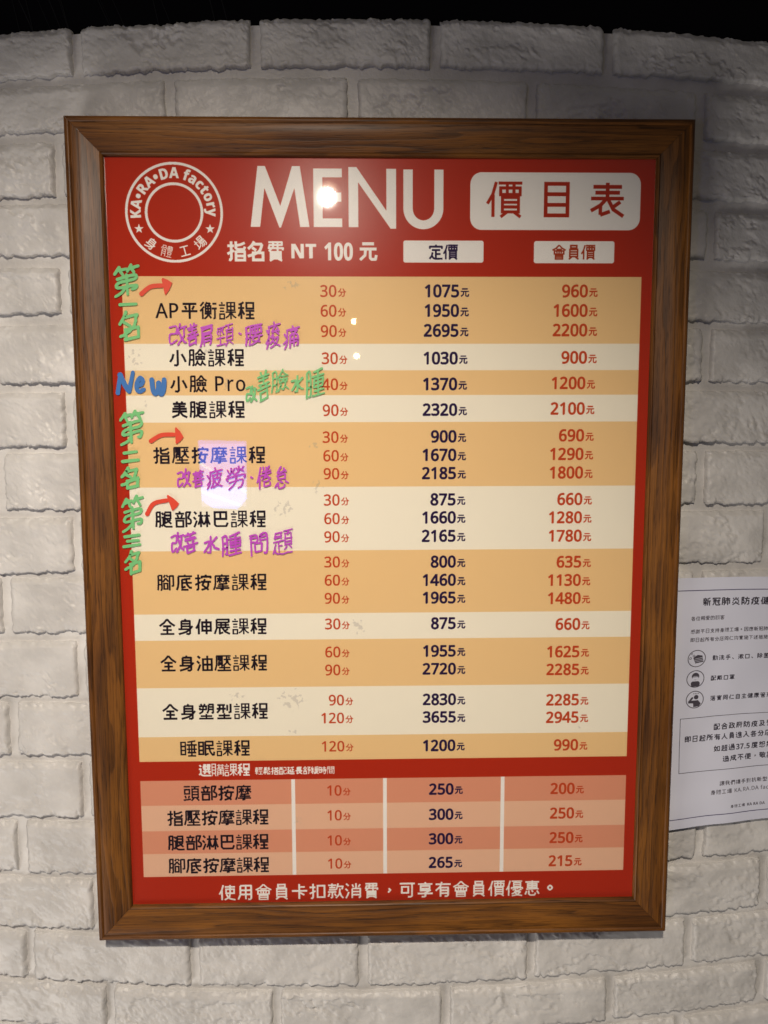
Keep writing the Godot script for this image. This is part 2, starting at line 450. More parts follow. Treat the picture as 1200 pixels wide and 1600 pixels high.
const GLYPHS := {
	"亻": "l 90 0 55 35 0 62; v 58 36 100", "扌": "h 24 0 100; l 58 0 58 90 44 97 20 95; l 0 66 100 48",
	"氵": "l 15 3 70 18; l 0 36 52 52; l 10 100 45 80 75 58", "月": "l 14 0 14 55 0 100; l 14 1 90 1 90 88 80 98 60 97; h 32 14 90; h 62 14 90",
	"言": "l 40 0 58 9; h 18 0 100; h 36 14 86; h 54 14 86; b 14 71 86 99", "禾": "l 88 0 50 10 8 14; v 50 10 100; h 34 0 100; l 50 36 30 65 2 84; l 52 42 75 58 98 74",
	"王": "h 3 0 100; h 50 8 92; h 97 0 100; v 50 3 97", "木": "h 26 0 100; v 50 0 100; l 47 30 30 60 0 84; l 53 30 70 60 100 84",
	"貝": "b 12 0 88 74; h 25 12 88; h 49 12 88; l 32 76 4 100; l 68 76 98 100", "艹": "h 50 0 100; v 30 0 100; v 70 0 100",
	"竹": "l 20 0 0 62; h 30 12 48; l 26 32 36 95; l 68 0 50 62; h 30 62 100; l 76 32 86 95",
	"疒": "l 54 0 60 10; h 14 20 100; l 21 14 20 56 14 80 2 100; l 2 30 12 48; l 0 76 19 62", "頁": "h 3 0 100; l 50 3 44 18; b 14 19 86 78; h 39 14 86; h 58 14 86; l 34 82 4 100; l 66 82 98 100",
	"阝": "v 10 0 100; l 10 2 82 2 54 38; c 54 38 88 52 84 76 44 74", "攵": "l 30 0 22 25 0 48; h 22 22 100; c 80 22 64 65 0 100; c 26 40 55 75 100 100",
	"心": "l 14 38 0 82; l 30 24 30 82 40 96 70 96 80 72; l 46 4 60 30; l 82 32 100 70", "隹": "l 30 0 0 45; v 22 30 100; h 25 22 100; h 48 22 95; h 70 22 95; h 95 22 100; v 60 25 95; l 55 0 62 22",
	"辶": "l 6 6 19 21; l 0 41 16 41 16 76 2 92; c 16 78 32 95 100 96", "广": "l 50 0 55 9; h 10 10 98; l 12 10 12 52 8 78 0 98", "宀": "l 46 0 54 9; l 6 27 6 12 94 12 94 27",
	"目": "b 18 4 82 96; h 34 18 82; h 65 18 82", "日": "b 16 4 84 96; h 49 16 84", "口": "b 14 12 86 90",
	"價": "@亻 0 0 28 100; h 3 32 100; b 38 17 94 36; v 57 3 36; v 76 3 36; @貝 36 44 97 100",
	"表": "h 12 8 92; h 29 14 86; h 46 2 98; v 50 0 46; l 48 46 30 66 2 82; v 30 62 94; l 30 94 58 84; l 52 48 68 78 98 98; l 88 56 66 72",
	"指": "@扌 0 0 36 100; l 94 8 70 18 46 22; l 46 0 46 35 54 42 88 42 95 28; b 46 55 92 98; h 76 46 92",
	"名": "l 40 0 28 20 6 40; l 34 15 82 15; c 82 15 62 56 4 78; l 28 32 50 48; b 34 60 86 97",
	"費": "l 12 6 82 6 82 20 18 20 14 36 88 36 86 47; l 38 0 36 30 14 52; v 60 0 50; @貝 16 55 84 100",
	"元": "h 8 16 84; h 37 2 98; l 36 37 32 72 4 98; l 62 37 62 86 70 94 92 94 97 70", "定": "@宀 0 0 100 100; h 36 20 80; v 50 36 94; h 64 50 84; l 26 52 20 78 4 98; c 22 76 40 96 98 96",
	"會": "l 50 0 28 22 2 36; l 50 0 72 22 98 36; h 30 30 70; b 16 41 84 62; v 50 41 62; l 32 46 37 56; l 68 46 63 56; b 24 71 76 98; h 84 24 76",
	"員": "b 28 2 72 20; @貝 12 30 88 100", "分": "l 38 2 26 28 2 48; l 62 2 74 28 98 48; l 20 46 80 46 76 90 64 98 48 96; l 46 46 40 78 10 98",
	"平": "h 10 8 92; l 22 22 32 44; l 78 22 66 44; h 54 2 98; v 50 10 100",
	"衡": "l 22 0 2 24; l 24 26 0 54; v 15 42 100; l 42 0 30 20; l 40 8 58 8 52 20; b 32 22 62 56; v 47 22 56; h 39 32 62; h 68 26 67; c 46 58 44 80 26 98; l 50 74 66 95; h 10 74 98; h 38 70 100; l 88 38 88 94 78 97",
	"果": "b 14 2 86 46; h 24 14 86; v 50 2 100; h 58 0 100; l 46 60 28 80 0 92; l 54 60 72 80 100 92", "課": "@言 0 2 36 98; @果 40 2 100 100", "程": "@禾 0 0 38 100; b 50 4 92 38; @王 44 50 98 97",
	"小": "l 50 2 50 90 42 97 26 95; l 24 28 16 56 2 76; l 74 28 88 52 98 76",
	"臉": "@月 2 4 32 98; l 68 0 54 20 38 32; l 68 0 82 20 100 32; h 31 54 82; b 44 43 62 58; b 74 43 92 58; l 52 66 48 82 36 98; l 52 80 66 95; l 82 66 78 82 68 98; l 82 80 100 96",
	"美": "l 32 0 38 12; l 68 0 62 12; h 15 10 90; h 30 16 84; h 45 6 94; v 50 15 60; h 62 4 96; l 49 62 42 82 4 98; l 54 66 70 86 96 98",
	"腿": "@月 0 4 28 98; l 54 6 90 6 90 44 54 44; h 25 54 90; l 54 6 54 74 72 65; l 66 48 78 64 94 78; l 90 52 80 60; l 36 8 46 22; l 34 38 45 38 45 78 34 94; c 45 80 60 95 100 96",
	"壓": "h 4 8 98; l 10 4 10 60 0 98; b 22 13 44 30; h 21 22 44; l 24 38 22 70; l 24 37 44 37 44 70 38 70; h 48 24 44; h 59 24 44; h 27 54 98; l 74 10 72 48 52 68; l 76 30 84 54 98 66; l 84 12 91 20; h 80 24 94; v 57 68 98; h 98 14 100",
	"按": "@扌 0 0 34 100; l 66 0 70 10; l 42 26 42 13 98 13 98 26; h 46 36 100; l 62 28 46 68 84 98; c 84 46 76 82 40 98",
	"摩": "@广 0 0 100 100; h 27 22 56; v 38 16 56; l 36 30 22 50; l 40 30 54 46; h 27 60 98; v 78 16 56; l 76 30 60 50; l 80 30 98 48; l 86 58 30 63; h 74 24 92; h 87 14 98; l 57 62 57 96 42 98",
	"部": "l 28 0 32 10; h 14 4 58; l 16 22 22 40; l 46 22 40 40; h 44 0 62; b 10 58 52 96; v 70 4 100; l 70 5 96 5 82 42; c 82 42 99 56 96 76 80 76",
	"淋": "@氵 0 0 26 100; @木 28 2 62 100; @木 65 2 100 100", "巴": "b 14 6 86 48; v 50 6 48; l 14 48 14 84 24 94 86 94 95 72",
	"腳": "@月 0 4 27 98; l 46 2 36 18; l 54 2 63 16; l 49 22 32 46; l 49 22 65 44; b 38 55 60 90; l 72 8 96 8 96 70 84 72; v 73 8 100",
	"底": "@广 0 0 100 100; l 88 24 34 32; l 34 30 34 84 56 76; h 52 34 96; l 60 28 66 64 82 84 96 84; h 97 28 74",
	"全": "l 50 0 30 24 2 44; l 50 0 70 24 98 44; h 46 24 76; h 70 22 78; h 96 6 94; v 50 46 96", "身": "l 52 0 44 12; v 24 13 66; l 24 13 78 13 78 92 70 98 54 96; h 30 24 78; h 47 24 78; h 66 4 78; c 94 46 60 80 6 98",
	"伸": "@亻 0 0 30 100; b 40 22 94 76; h 49 40 94; v 67 0 100", "展": "l 16 24 92 24; l 16 4 92 4 92 24; l 16 4 16 60 2 98; h 40 24 94; v 44 30 57; v 72 30 57; h 57 18 98; l 34 57 34 96 56 88; l 50 58 68 84 98 98; l 86 66 70 77",
	"油": "@氵 0 0 28 100; b 38 24 94 96; h 60 38 94; v 66 0 96", "朔": "l 16 0 22 12; l 42 0 36 12; h 16 4 56; v 30 16 34; l 10 24 10 36 50 36 50 22; l 30 36 26 52 6 64; l 66 4 64 44 56 62; l 66 4 94 4 94 58 84 60; h 20 66 94; h 36 66 94",
	"塑": "@朔 0 0 100 100; h 80 14 86; v 50 66 97; h 97 4 96", "型": "h 8 6 56; h 32 2 60; l 22 8 20 40 4 60; v 44 8 60; v 70 6 46; l 92 0 92 54 78 58; h 78 14 86; v 50 62 97; h 97 4 96",
	"睡": "@目 -6 6 36 92; l 92 0 42 8; h 26 36 100; h 54 36 100; h 76 42 96; h 98 44 94; v 68 6 98; v 52 26 76; v 85 26 76",
	"眠": "@目 -6 6 36 92; l 42 4 90 4 90 30 42 30; l 42 4 42 94 62 84; h 52 42 98; l 64 30 72 72 88 94 96 92 98 72",
	"選": "@辶 0 0 100 100; l 36 4 56 4 56 18 38 18 38 32 58 32; l 66 4 90 4 90 18 70 18 70 32 94 32; h 45 36 96; h 63 30 100; v 54 36 63; v 80 36 63; l 54 68 42 82; l 78 68 92 82",
	"購": "@貝 0 2 36 100; h 12 44 98; h 27 48 94; h 42 40 100; v 58 2 42; v 84 2 42; v 48 54 100; l 48 54 94 54 94 94 86 98; h 68 48 94; h 82 40 100; v 71 42 82",
	"輕": "h 10 2 40; b 6 24 36 62; h 43 6 36; h 78 0 42; v 21 0 100; h 8 46 98; c 58 16 50 28 58 44; c 74 16 66 28 74 44; c 90 16 82 28 90 44; h 60 48 96; v 72 60 94; h 95 42 100",
	"鬆": "h 4 18 52; v 18 4 44; h 17 18 48; h 29 18 48; h 42 4 56; l 84 0 58 14; l 88 14 58 28; l 92 28 58 44; h 62 2 46; v 24 48 100; l 22 64 2 84; l 26 66 44 82; l 60 52 46 72; l 74 52 98 70; l 68 68 54 94 90 90; l 82 80 94 98",
	"搭": "@扌 0 0 32 100; h 14 36 100; v 54 2 28; v 82 2 28; l 68 24 54 42 34 54; l 68 24 84 42 100 52; h 54 52 84; b 46 68 90 98", "配": "h 6 2 52; b 4 26 50 98; v 20 6 46; v 34 6 46; h 66 4 50; h 84 4 50; l 60 8 92 8 92 46 62 46 62 84 70 94 92 94 98 74",
	"延": "l 92 2 44 12; v 68 10 70; h 40 68 94; v 46 32 70; h 71 38 98; l 4 8 28 8 10 42 28 42; l 28 42 24 70 2 98; c 8 60 30 92 100 95", "長": "v 26 4 54; h 4 26 88; h 20 26 82; h 37 26 82; h 54 2 98; l 26 54 26 94 54 84; l 46 56 64 82 96 98; l 86 62 66 76",
	"舒": "l 26 0 2 30; l 26 0 50 26; h 32 14 40; h 47 4 50; v 27 32 62; b 8 65 46 96; l 58 6 94 6 74 30; l 62 22 82 36; l 54 42 98 42 88 60; l 76 42 76 90 62 97",
	"緩": "l 22 0 4 24 22 24; l 36 16 6 48 38 44; v 21 46 100; l 8 62 2 86; l 34 60 42 82; l 96 2 48 10; l 52 16 58 28; l 70 14 74 26; l 94 14 86 28; h 34 48 98; h 49 44 100; l 66 34 60 74 38 98; l 62 64 88 64 76 84 46 98; l 62 70 76 86 100 98",
	"時": "@日 -4 8 36 84; h 18 42 94; v 67 0 40; h 40 36 100; h 58 38 100; l 83 46 83 92 74 97 60 95; l 48 68 58 82", "門": "v 8 4 100; l 8 5 42 5 42 35 8 35; h 20 8 42; l 58 35 58 5 92 5 92 92 84 98 76 96; h 20 58 92; h 35 58 92",
	"間": "@門 0 0 100 100; b 32 48 68 90; h 69 32 68", "頭": "h 6 2 42; b 8 26 38 54; l 10 66 16 84; l 36 66 32 84; l 0 96 46 90; @頁 48 4 100 100",
	"使": "@亻 0 0 28 100; h 12 34 98; b 42 28 92 54; v 67 0 54; l 67 54 62 80 32 98; c 44 62 62 88 100 98", "用": "l 18 6 18 66 4 98; l 18 6 86 6 86 90 78 97 66 96; h 36 18 86; h 64 18 86; v 52 6 96",
	"卡": "v 48 0 44; h 20 48 84; h 46 2 98; v 48 46 100; l 54 58 80 74", "扣": "@扌 0 0 38 100; b 50 14 94 90",
	"款": "h 12 4 54; v 28 0 28; h 28 10 50; h 42 8 52; h 57 2 56; l 30 57 30 92 20 96; l 14 66 4 88; l 44 66 54 84; l 66 0 60 26 54 44; l 62 20 96 20 90 40; l 78 34 74 72 52 98; l 78 60 86 84 100 98",
	"消": "@氵 0 0 28 100; v 66 0 36; l 42 8 50 26; l 92 8 80 26; v 42 36 100; l 42 36 92 36 92 92 82 97; h 56 42 92; h 76 42 92", "可": "h 8 2 98; l 80 8 80 90 72 97 54 96; b 16 30 56 70",
	"享": "l 48 0 52 10; h 13 4 96; b 22 26 78 44; l 16 56 82 56 56 68; l 52 66 52 94 44 98 28 97; h 76 2 98", "有": "h 16 2 98; l 42 0 32 32 4 60; v 34 38 100; l 34 38 82 38 82 90 74 97 60 96; h 57 34 82; h 76 34 82",
	"優": "@亻 0 0 26 100; h 4 32 98; l 62 4 58 14; b 46 14 88 40; h 27 46 88; l 32 57 32 47 100 47 100 57; l 46 54 42 66; l 54 50 56 66 80 66 82 58; l 66 48 70 56; l 86 54 94 64; l 58 66 50 80 34 88; l 54 75 88 75 68 94 34 100; l 54 80 72 94 100 100",
	"惠": "h 10 6 94; b 22 22 78 46; h 34 22 78; v 50 0 58; l 12 58 84 54; l 76 48 90 60; l 16 70 6 94; l 30 66 30 90 38 97 66 97 72 82; l 46 64 56 78; l 80 68 94 90",
	"體": "l 12 22 12 4 38 4 38 22; l 2 36 2 24 48 24 48 36; v 10 38 100; l 10 38 40 38 40 94 34 98; h 56 10 40; h 74 10 40; b 58 8 96 36; v 70 0 36; v 84 0 36; h 22 58 96; h 46 54 100; b 62 57 92 72; l 66 78 70 90; l 88 78 84 90; h 96 52 100",
	"工": "h 10 10 90; v 50 10 90; h 91 4 96", "場": "h 30 0 36; v 18 4 84; l 0 88 38 74; b 48 2 90 34; h 18 48 90; h 46 38 100; l 54 46 48 62 36 76; l 50 60 96 60 94 90 86 97 78 96; l 66 60 60 78 42 94; l 81 60 76 82 58 98",
	"第": "@竹 2 0 98 30; l 14 40 84 40 84 56 20 56 14 74 88 74 86 88 74 90; v 50 34 100; l 48 76 30 92 4 98", "一": "h 50 2 98", "二": "h 10 14 86; h 92 2 98", "三": "h 6 8 92; h 50 16 84; h 96 2 98",
	"改": "l 4 8 42 8 42 44 6 44 6 90 44 76; @攵 48 0 100 100", "善": "l 30 0 36 10; l 70 0 64 10; h 14 8 92; h 27 16 84; h 40 10 90; v 50 14 40; l 28 46 34 56; l 72 46 66 56; h 60 2 98; b 22 72 78 98",
	"肩": "h 4 10 92; l 18 36 86 36; l 18 18 86 18 86 36; l 18 18 16 70 2 98; v 32 48 100; l 32 48 84 48 84 92 76 98; h 64 32 84; h 80 32 84", "頸": "h 8 0 46; l 10 16 4 28 10 42; l 24 16 18 28 24 42; l 40 16 34 28 40 42; h 56 2 46; v 24 56 88; h 92 0 48; @頁 52 4 100 100",
	"·": "l 30 40 70 60", "腰": "@月 0 4 28 98; h 6 36 100; b 42 20 96 44; v 60 6 44; v 78 6 44; h 62 34 100; l 60 50 46 80 88 98; l 86 62 76 84 38 98", "痠": "@疒 0 0 100 100; l 60 22 42 40 80 36; l 76 28 88 42; l 50 48 38 60; l 72 48 88 58; l 54 56 46 70 30 80; l 50 66 80 66 64 88 28 100; l 48 72 66 88 96 100",
	"痛": "@疒 0 0 100 100; l 42 22 84 22 64 36; l 50 28 64 36; v 38 42 98; l 38 42 88 42 88 92 80 98; h 58 38 88; h 74 38 88; v 63 42 96", "水": "l 50 0 50 90 42 97 28 94; l 4 28 38 28 28 60 2 86; l 90 16 58 44; c 54 34 70 70 98 90",
	"重": "l 88 0 12 8; h 20 2 98; b 12 34 88 64; h 49 12 88; h 80 8 92; h 97 0 100; v 50 6 97", "腫": "@月 0 4 28 98; @重 36 0 100 100", "疲": "@疒 0 0 100 100; l 40 30 40 70 26 98; l 40 30 94 30 88 44; v 66 18 56; l 40 56 84 56 68 84 40 100; l 48 62 66 84 96 100",
	"勞": "l 10 6 14 18; l 42 6 36 16; l 28 0 24 20 4 34; l 28 14 46 30; l 56 6 60 18; l 92 6 84 16; l 74 0 70 20 52 34; l 74 14 96 30; l 4 54 4 40 96 40 96 54; l 16 64 84 64 80 92 64 98; l 48 50 44 76 10 100",
	"倦": "@亻 0 0 28 100; l 44 4 50 16; l 88 4 80 16; h 22 36 96; h 40 32 100; l 64 2 58 40 32 60; l 74 42 82 52 98 60; l 46 58 80 58 80 76 48 76; l 48 76 48 92 56 98 88 98 92 86", "怠": "l 46 0 22 26 78 22; l 64 10 84 30; b 24 36 76 58; @心 4 62 96 100",
	"問": "@門 0 0 100 100; b 34 50 66 84", "題": "b 8 4 42 30; h 17 8 42; h 42 0 50; v 26 42 84; h 62 26 46; l 12 54 10 72 0 92; c 8 72 24 96 100 97; @頁 54 2 100 84",
	"新": "l 26 0 30 8; h 12 4 54; l 14 18 18 32; l 44 18 38 32; h 36 0 56; h 54 2 54; v 28 36 100; l 26 56 4 82; l 32 62 50 78; l 94 2 64 12; l 64 12 64 60 52 98; h 40 64 100; v 84 40 100",
	"冠": "l 6 22 6 6 94 6 94 22; h 26 14 50; h 42 4 54; l 22 42 20 72 4 96; l 40 42 40 88 48 96 92 96 96 80; h 40 56 96; l 80 24 80 74 70 78; l 60 52 66 64", "肺": "@月 0 4 32 98; l 66 0 70 12; h 18 40 100; v 46 36 82; l 46 36 94 36 94 76 86 82; v 70 18 100",
	"火": "l 16 16 8 50; l 88 14 74 46; l 50 0 50 40 8 100; l 52 48 96 100", "炎": "@火 8 0 92 46; @火 0 50 100 100", "方": "l 46 0 54 14; h 20 0 100; l 36 20 34 66 0 98; l 34 46 86 46 84 90 70 97 48 95", "防": "@阝 0 2 32 100; @方 36 0 100 100",
	"疫": "@疒 0 0 100 100; l 50 20 48 38 36 52; l 50 20 76 20 76 44 92 44; l 38 58 84 58 66 88 30 100; l 46 62 64 88 98 100", "健": "@亻 0 0 24 100; l 32 10 46 10 34 44 48 44 44 72 26 98; c 34 62 50 92 100 96; h 12 56 94; h 28 50 100; h 44 56 94; v 94 12 44; v 74 0 84; h 60 54 98; h 74 50 100",
	"康": "@广 0 0 100 100; h 24 28 84; h 38 18 98; h 52 28 84; v 84 24 52; l 56 16 56 96 44 98; l 26 60 38 72; l 18 92 46 78; l 86 58 66 72; l 60 70 96 94", "各": "l 40 0 26 20 6 34; l 34 14 80 14 60 40 2 64; l 28 22 56 46 98 62; b 26 68 76 98",
	"位": "@亻 0 0 30 100; l 62 0 68 14; h 22 36 98; l 48 36 56 82; l 86 34 76 84; h 94 34 100", "親": "l 24 0 28 8; h 12 4 48; l 12 18 16 32; l 40 18 36 32; h 36 0 52; h 54 2 52; v 26 36 100; l 24 56 2 82; l 30 62 46 78; b 60 4 94 66; h 24 60 94; h 45 60 94; l 70 66 68 84 52 98; l 84 66 84 90 90 96 100 94 100 80",
	"愛": "l 88 2 14 8; l 20 14 26 24; l 46 12 52 22; l 82 12 74 24; l 6 42 6 30 94 30 94 42; l 22 42 14 56; l 34 38 36 54 66 54 70 46; l 48 36 54 44; l 76 40 88 52; l 38 58 28 72 8 82; l 34 68 78 68 58 90 10 100; l 34 72 58 90 94 100", "的": "l 24 0 18 18; b 6 18 42 94; h 54 6 42; l 62 0 56 22 48 38; l 58 20 94 20 92 88 84 96 70 94; l 60 44 72 64",
	"顧": "h 4 4 48; l 8 14 48 14 48 28 8 28; l 8 14 8 60 0 96; l 22 36 14 54; v 18 50 98; h 46 18 50; h 60 18 48; h 76 18 48; h 94 18 52; v 34 46 94; @頁 58 4 100 100", "客": "@宀 0 0 100 100; l 40 22 14 48; l 36 32 76 32 54 56 2 72; l 28 38 60 62 98 70; b 26 74 74 98",
	"感": "h 16 10 98; l 12 16 12 50 0 66; h 30 22 52; b 24 40 50 56; l 60 0 68 40 92 60 96 48; l 88 28 62 62; l 76 2 90 10; @心 4 66 96 100", "謝": "@言 0 2 30 98; l 46 2 42 12; v 38 12 70; l 38 12 60 12 60 96 52 98; h 28 38 60; h 42 38 60; h 68 34 62; l 60 66 36 94; h 28 66 100; l 88 2 88 94 78 97; l 70 46 78 60",
	"支": "h 16 6 94; v 50 0 40; l 16 40 80 40 54 80 4 100; l 26 46 50 80 96 100", "持": "@扌 0 0 34 100; h 16 44 94; v 68 0 36; h 36 36 100; h 56 38 100; l 84 44 84 92 74 97 62 95; l 48 66 58 82", "因": "b 8 4 92 96; h 34 20 80; l 50 16 46 60 18 82; l 52 48 80 82",
	"應": "@广 0 0 100 100; l 34 16 22 36; v 28 30 60; l 52 14 42 34; v 50 26 62; h 26 50 94; h 38 50 90; h 50 50 90; h 62 50 96; v 72 26 62; @心 18 68 96 100", "即": "l 8 4 46 4 46 48 8 48; h 26 8 46; l 8 4 8 90 46 74; l 36 58 52 90; l 62 8 94 8 94 74 78 76; v 62 8 100",
	"走": "h 16 6 48; v 26 0 36; h 36 2 52; v 28 38 84; h 60 28 50; l 12 50 12 78 0 98; c 10 80 30 96 100 97", "起": "@走 0 0 100 100; l 58 10 92 10 92 40 62 40 62 72 92 72 94 60", "所": "h 6 4 48; l 10 22 46 22 46 46 10 46; l 10 22 10 70 0 96; l 94 2 62 12; l 62 12 62 64 50 98; h 42 62 100; v 84 42 100",
	"店": "@广 0 0 100 100; v 56 20 58; h 36 56 94; b 34 58 84 96", "同": "v 10 6 100; l 10 6 90 6 90 90 82 97 70 96; h 28 28 72; b 32 46 68 76", "仁": "@亻 0 0 32 100; h 18 46 94; h 88 40 98", "均": "h 30 0 38; v 19 4 82; l 0 88 40 74; l 58 0 52 20 42 36; l 54 18 94 18 92 88 84 96 72 94; l 56 40 74 52; l 50 80 78 64",
	"實": "@宀 0 0 100 90; l 22 24 78 24 76 44 20 44 24 24; v 49 22 46; h 34 8 92; @貝 16 54 84 100", "施": "l 22 0 26 12; h 18 0 46; l 18 18 18 68 2 98; l 18 44 40 44 38 92 28 96; l 62 0 54 24; h 14 58 100; l 50 46 98 32 96 64 86 66; v 74 22 76; l 58 34 58 88 66 96 94 96 98 82",
	"下": "h 8 4 96; v 46 8 100; l 52 34 80 56", "述": "@辶 0 0 100 100; h 24 36 98; v 66 2 84; l 64 26 52 52 34 66; l 68 26 80 48 98 62; l 80 4 90 14", "措": "@扌 0 0 34 100; h 16 40 98; h 40 36 100; v 54 2 40; v 82 2 40; b 46 54 92 98; h 75 46 92",
	"勤": "h 8 2 52; v 16 0 22; v 38 0 22; b 8 28 46 48; v 27 18 94; h 62 6 48; h 76 6 48; h 94 0 54; l 58 26 96 26 92 90 82 96; l 74 2 74 56 54 98", "洗": "@氵 0 0 28 100; l 46 4 38 30; h 18 44 94; v 66 0 46; h 46 34 100; l 56 46 54 76 36 98; l 74 46 74 88 80 95 94 95 98 76",
	"手": "l 84 2 16 12; h 36 10 90; h 60 2 98; l 50 8 50 92 42 98 26 96", "、": "l 8 66 34 94", "漱": "@氵 0 0 24 100; h 14 28 64; b 30 28 62 50; v 46 2 100; l 44 52 28 78; l 48 52 64 74; l 74 2 66 32; l 72 20 98 20 92 36; l 82 34 78 72 60 98; l 82 62 100 98",
	"除": "@阝 0 2 30 100; l 66 0 54 20 34 36; l 66 0 80 20 100 36; h 40 48 86; h 58 36 98; l 67 40 67 94 56 97; l 50 68 38 88; l 82 68 96 86", "菌": "@艹 4 0 96 22; b 10 30 90 98; l 68 38 32 44; h 56 24 76; v 50 42 92; l 48 58 28 80; l 52 58 74 78",
	"戴": "h 12 4 60; v 32 0 26; h 26 0 98; b 12 32 50 54; v 31 32 54; h 43 12 50; h 64 4 58; h 78 0 62; v 20 56 78; v 42 56 78; l 20 82 4 98; l 42 82 58 96; l 66 0 74 60 96 96; l 94 44 62 90; l 80 4 92 14", "罩": "b 10 2 90 22; v 37 2 22; v 63 2 22; v 50 24 40; h 32 50 80; b 20 42 80 70; h 56 20 80; h 82 2 98; v 50 42 100",
	"落": "@艹 4 0 96 20; l 8 28 24 36; l 2 50 18 58; l 6 98 26 72; l 56 24 32 52; l 52 34 86 34 66 56 28 72; l 44 42 70 60 98 68; b 44 74 84 98", "自": "l 50 0 44 14; b 16 14 84 98; h 42 16 84; h 70 16 84", "主": "l 46 0 56 14; h 24 8 92; h 58 14 86; h 95 2 98; v 50 24 95",
	"管": "@竹 2 0 98 28; l 46 26 52 34; l 6 50 6 38 94 38 94 50; l 26 50 76 50 76 66 26 66; v 26 50 100; l 26 78 82 78 82 97 26 97", "理": "@王 0 8 34 84; b 44 6 94 52; h 29 44 94; v 69 6 96; h 72 44 96; h 96 36 100", "合": "l 50 0 30 24 2 42; l 50 0 70 24 98 42; h 42 28 72; b 18 60 82 98",
	"政": "h 8 0 50; v 28 8 88; h 46 28 48; v 10 36 90; l 0 92 52 84; @攵 50 0 100 100", "府": "@广 0 0 100 100; l 36 22 22 52; v 30 44 98; h 40 40 100; l 80 22 80 92 70 97; l 50 54 60 70", "及": "l 10 6 74 6 64 38 86 38 66 78 22 100; l 32 6 32 60 4 98; l 34 36 54 78 98 98",
	"預": "l 4 6 42 6 22 28; l 8 20 30 34; l 0 42 48 42 38 56; l 26 42 26 92 14 97; @頁 52 4 100 100", "人": "l 50 2 44 50 2 98; l 50 36 66 74 98 98", "進": "@辶 0 0 100 100; @隹 36 0 98 80", "入": "l 28 6 50 6 44 54 2 98; l 50 20 64 72 98 98", "如": "h 28 0 52; l 24 0 10 58 44 94; l 44 28 34 72 2 98; b 62 18 94 88",
	"超": "@走 0 0 100 100; l 56 8 94 8 90 38 80 40; l 72 8 70 28 54 44; b 62 52 92 78", "過": "@辶 0 0 100 100; b 50 4 84 32; v 66 16 32; h 17 66 84; v 38 36 86; l 38 36 96 36 96 80 88 84; b 54 50 82 70", "度": "@广 0 0 100 100; h 28 22 98; l 42 18 42 50 76 50; v 76 18 50; l 26 64 86 64 62 88 16 100; l 38 68 58 88 98 100",
	"恕": "h 14 2 48; l 24 0 12 32 42 52; l 42 14 34 38 4 56; b 60 8 92 50; @心 4 62 96 100", "無": "l 28 0 6 26; h 12 24 92; h 36 4 96; v 24 14 66; v 42 14 66; v 60 14 66; v 78 14 66; h 66 0 100; l 16 76 4 98; l 38 78 42 96; l 60 78 66 96; l 82 76 96 98", "造": "@辶 0 0 100 100; l 48 6 38 26; h 18 46 92; v 68 0 40; h 40 34 98; b 46 54 90 80",
	"成": "h 18 14 98; l 16 18 16 68 0 98; l 18 44 46 44 44 78 32 80; l 58 0 66 60 92 96 98 76; l 88 32 52 88; l 72 2 86 12", "不": "h 8 4 96; l 54 8 34 40 2 66; v 52 32 100; l 58 38 96 66", "便": "@亻 0 0 28 100; h 8 34 98; b 42 22 92 64; h 43 42 92; l 67 8 66 72 32 98; c 44 72 66 92 100 98", "敬": "h 12 0 54; v 16 2 22; v 38 2 22; l 14 22 2 48; l 10 34 50 34 46 92 36 95; b 14 50 34 76; @攵 52 0 100 100",
	"請": "@言 0 2 34 98; h 10 42 98; h 26 46 94; h 42 38 100; v 70 0 42; v 48 54 100; l 48 54 92 54 92 92 84 98; h 68 48 92; h 82 48 92", "讓": "@言 0 2 30 98; l 66 0 68 6; h 10 36 100; b 42 16 62 28; b 74 16 94 28; h 38 40 98; h 52 40 98; h 64 34 100; v 56 34 64; v 82 34 64; l 60 64 36 84; v 50 76 98; l 50 98 66 90; l 64 66 78 88 100 98; l 94 72 80 82",
	"我": "l 46 2 8 14; h 34 0 100; l 28 10 28 90 14 96; l 0 70 46 54; l 58 0 66 60 90 96 98 76; l 88 42 50 82; l 74 6 88 20", "們": "@亻 0 0 28 100; @門 30 0 100 100", "攜": "@扌 0 0 32 100; @隹 40 0 98 50; v 42 58 98; l 42 58 94 58 94 94 86 98; l 60 62 52 76; l 74 62 84 76; b 58 80 80 92",
	"對": "v 18 0 24; v 34 0 24; l 6 6 10 20; l 46 6 42 20; h 26 0 52; l 14 32 18 46; l 38 32 34 46; h 50 4 50; h 66 6 46; v 27 50 90; l 0 95 52 88; h 28 56 100; l 84 0 84 92 72 97; l 60 46 70 64", "抗": "@扌 0 0 34 100; l 66 0 70 14; h 20 38 100; l 54 42 54 70 36 98; l 54 42 82 42 82 86 88 94 98 92 100 76",
	"，": "l 46 38 56 50 42 66", "。": "c 36 50 50 36 64 50 50 64 36 50",
}

var strokes_of := {}
var faces := {}


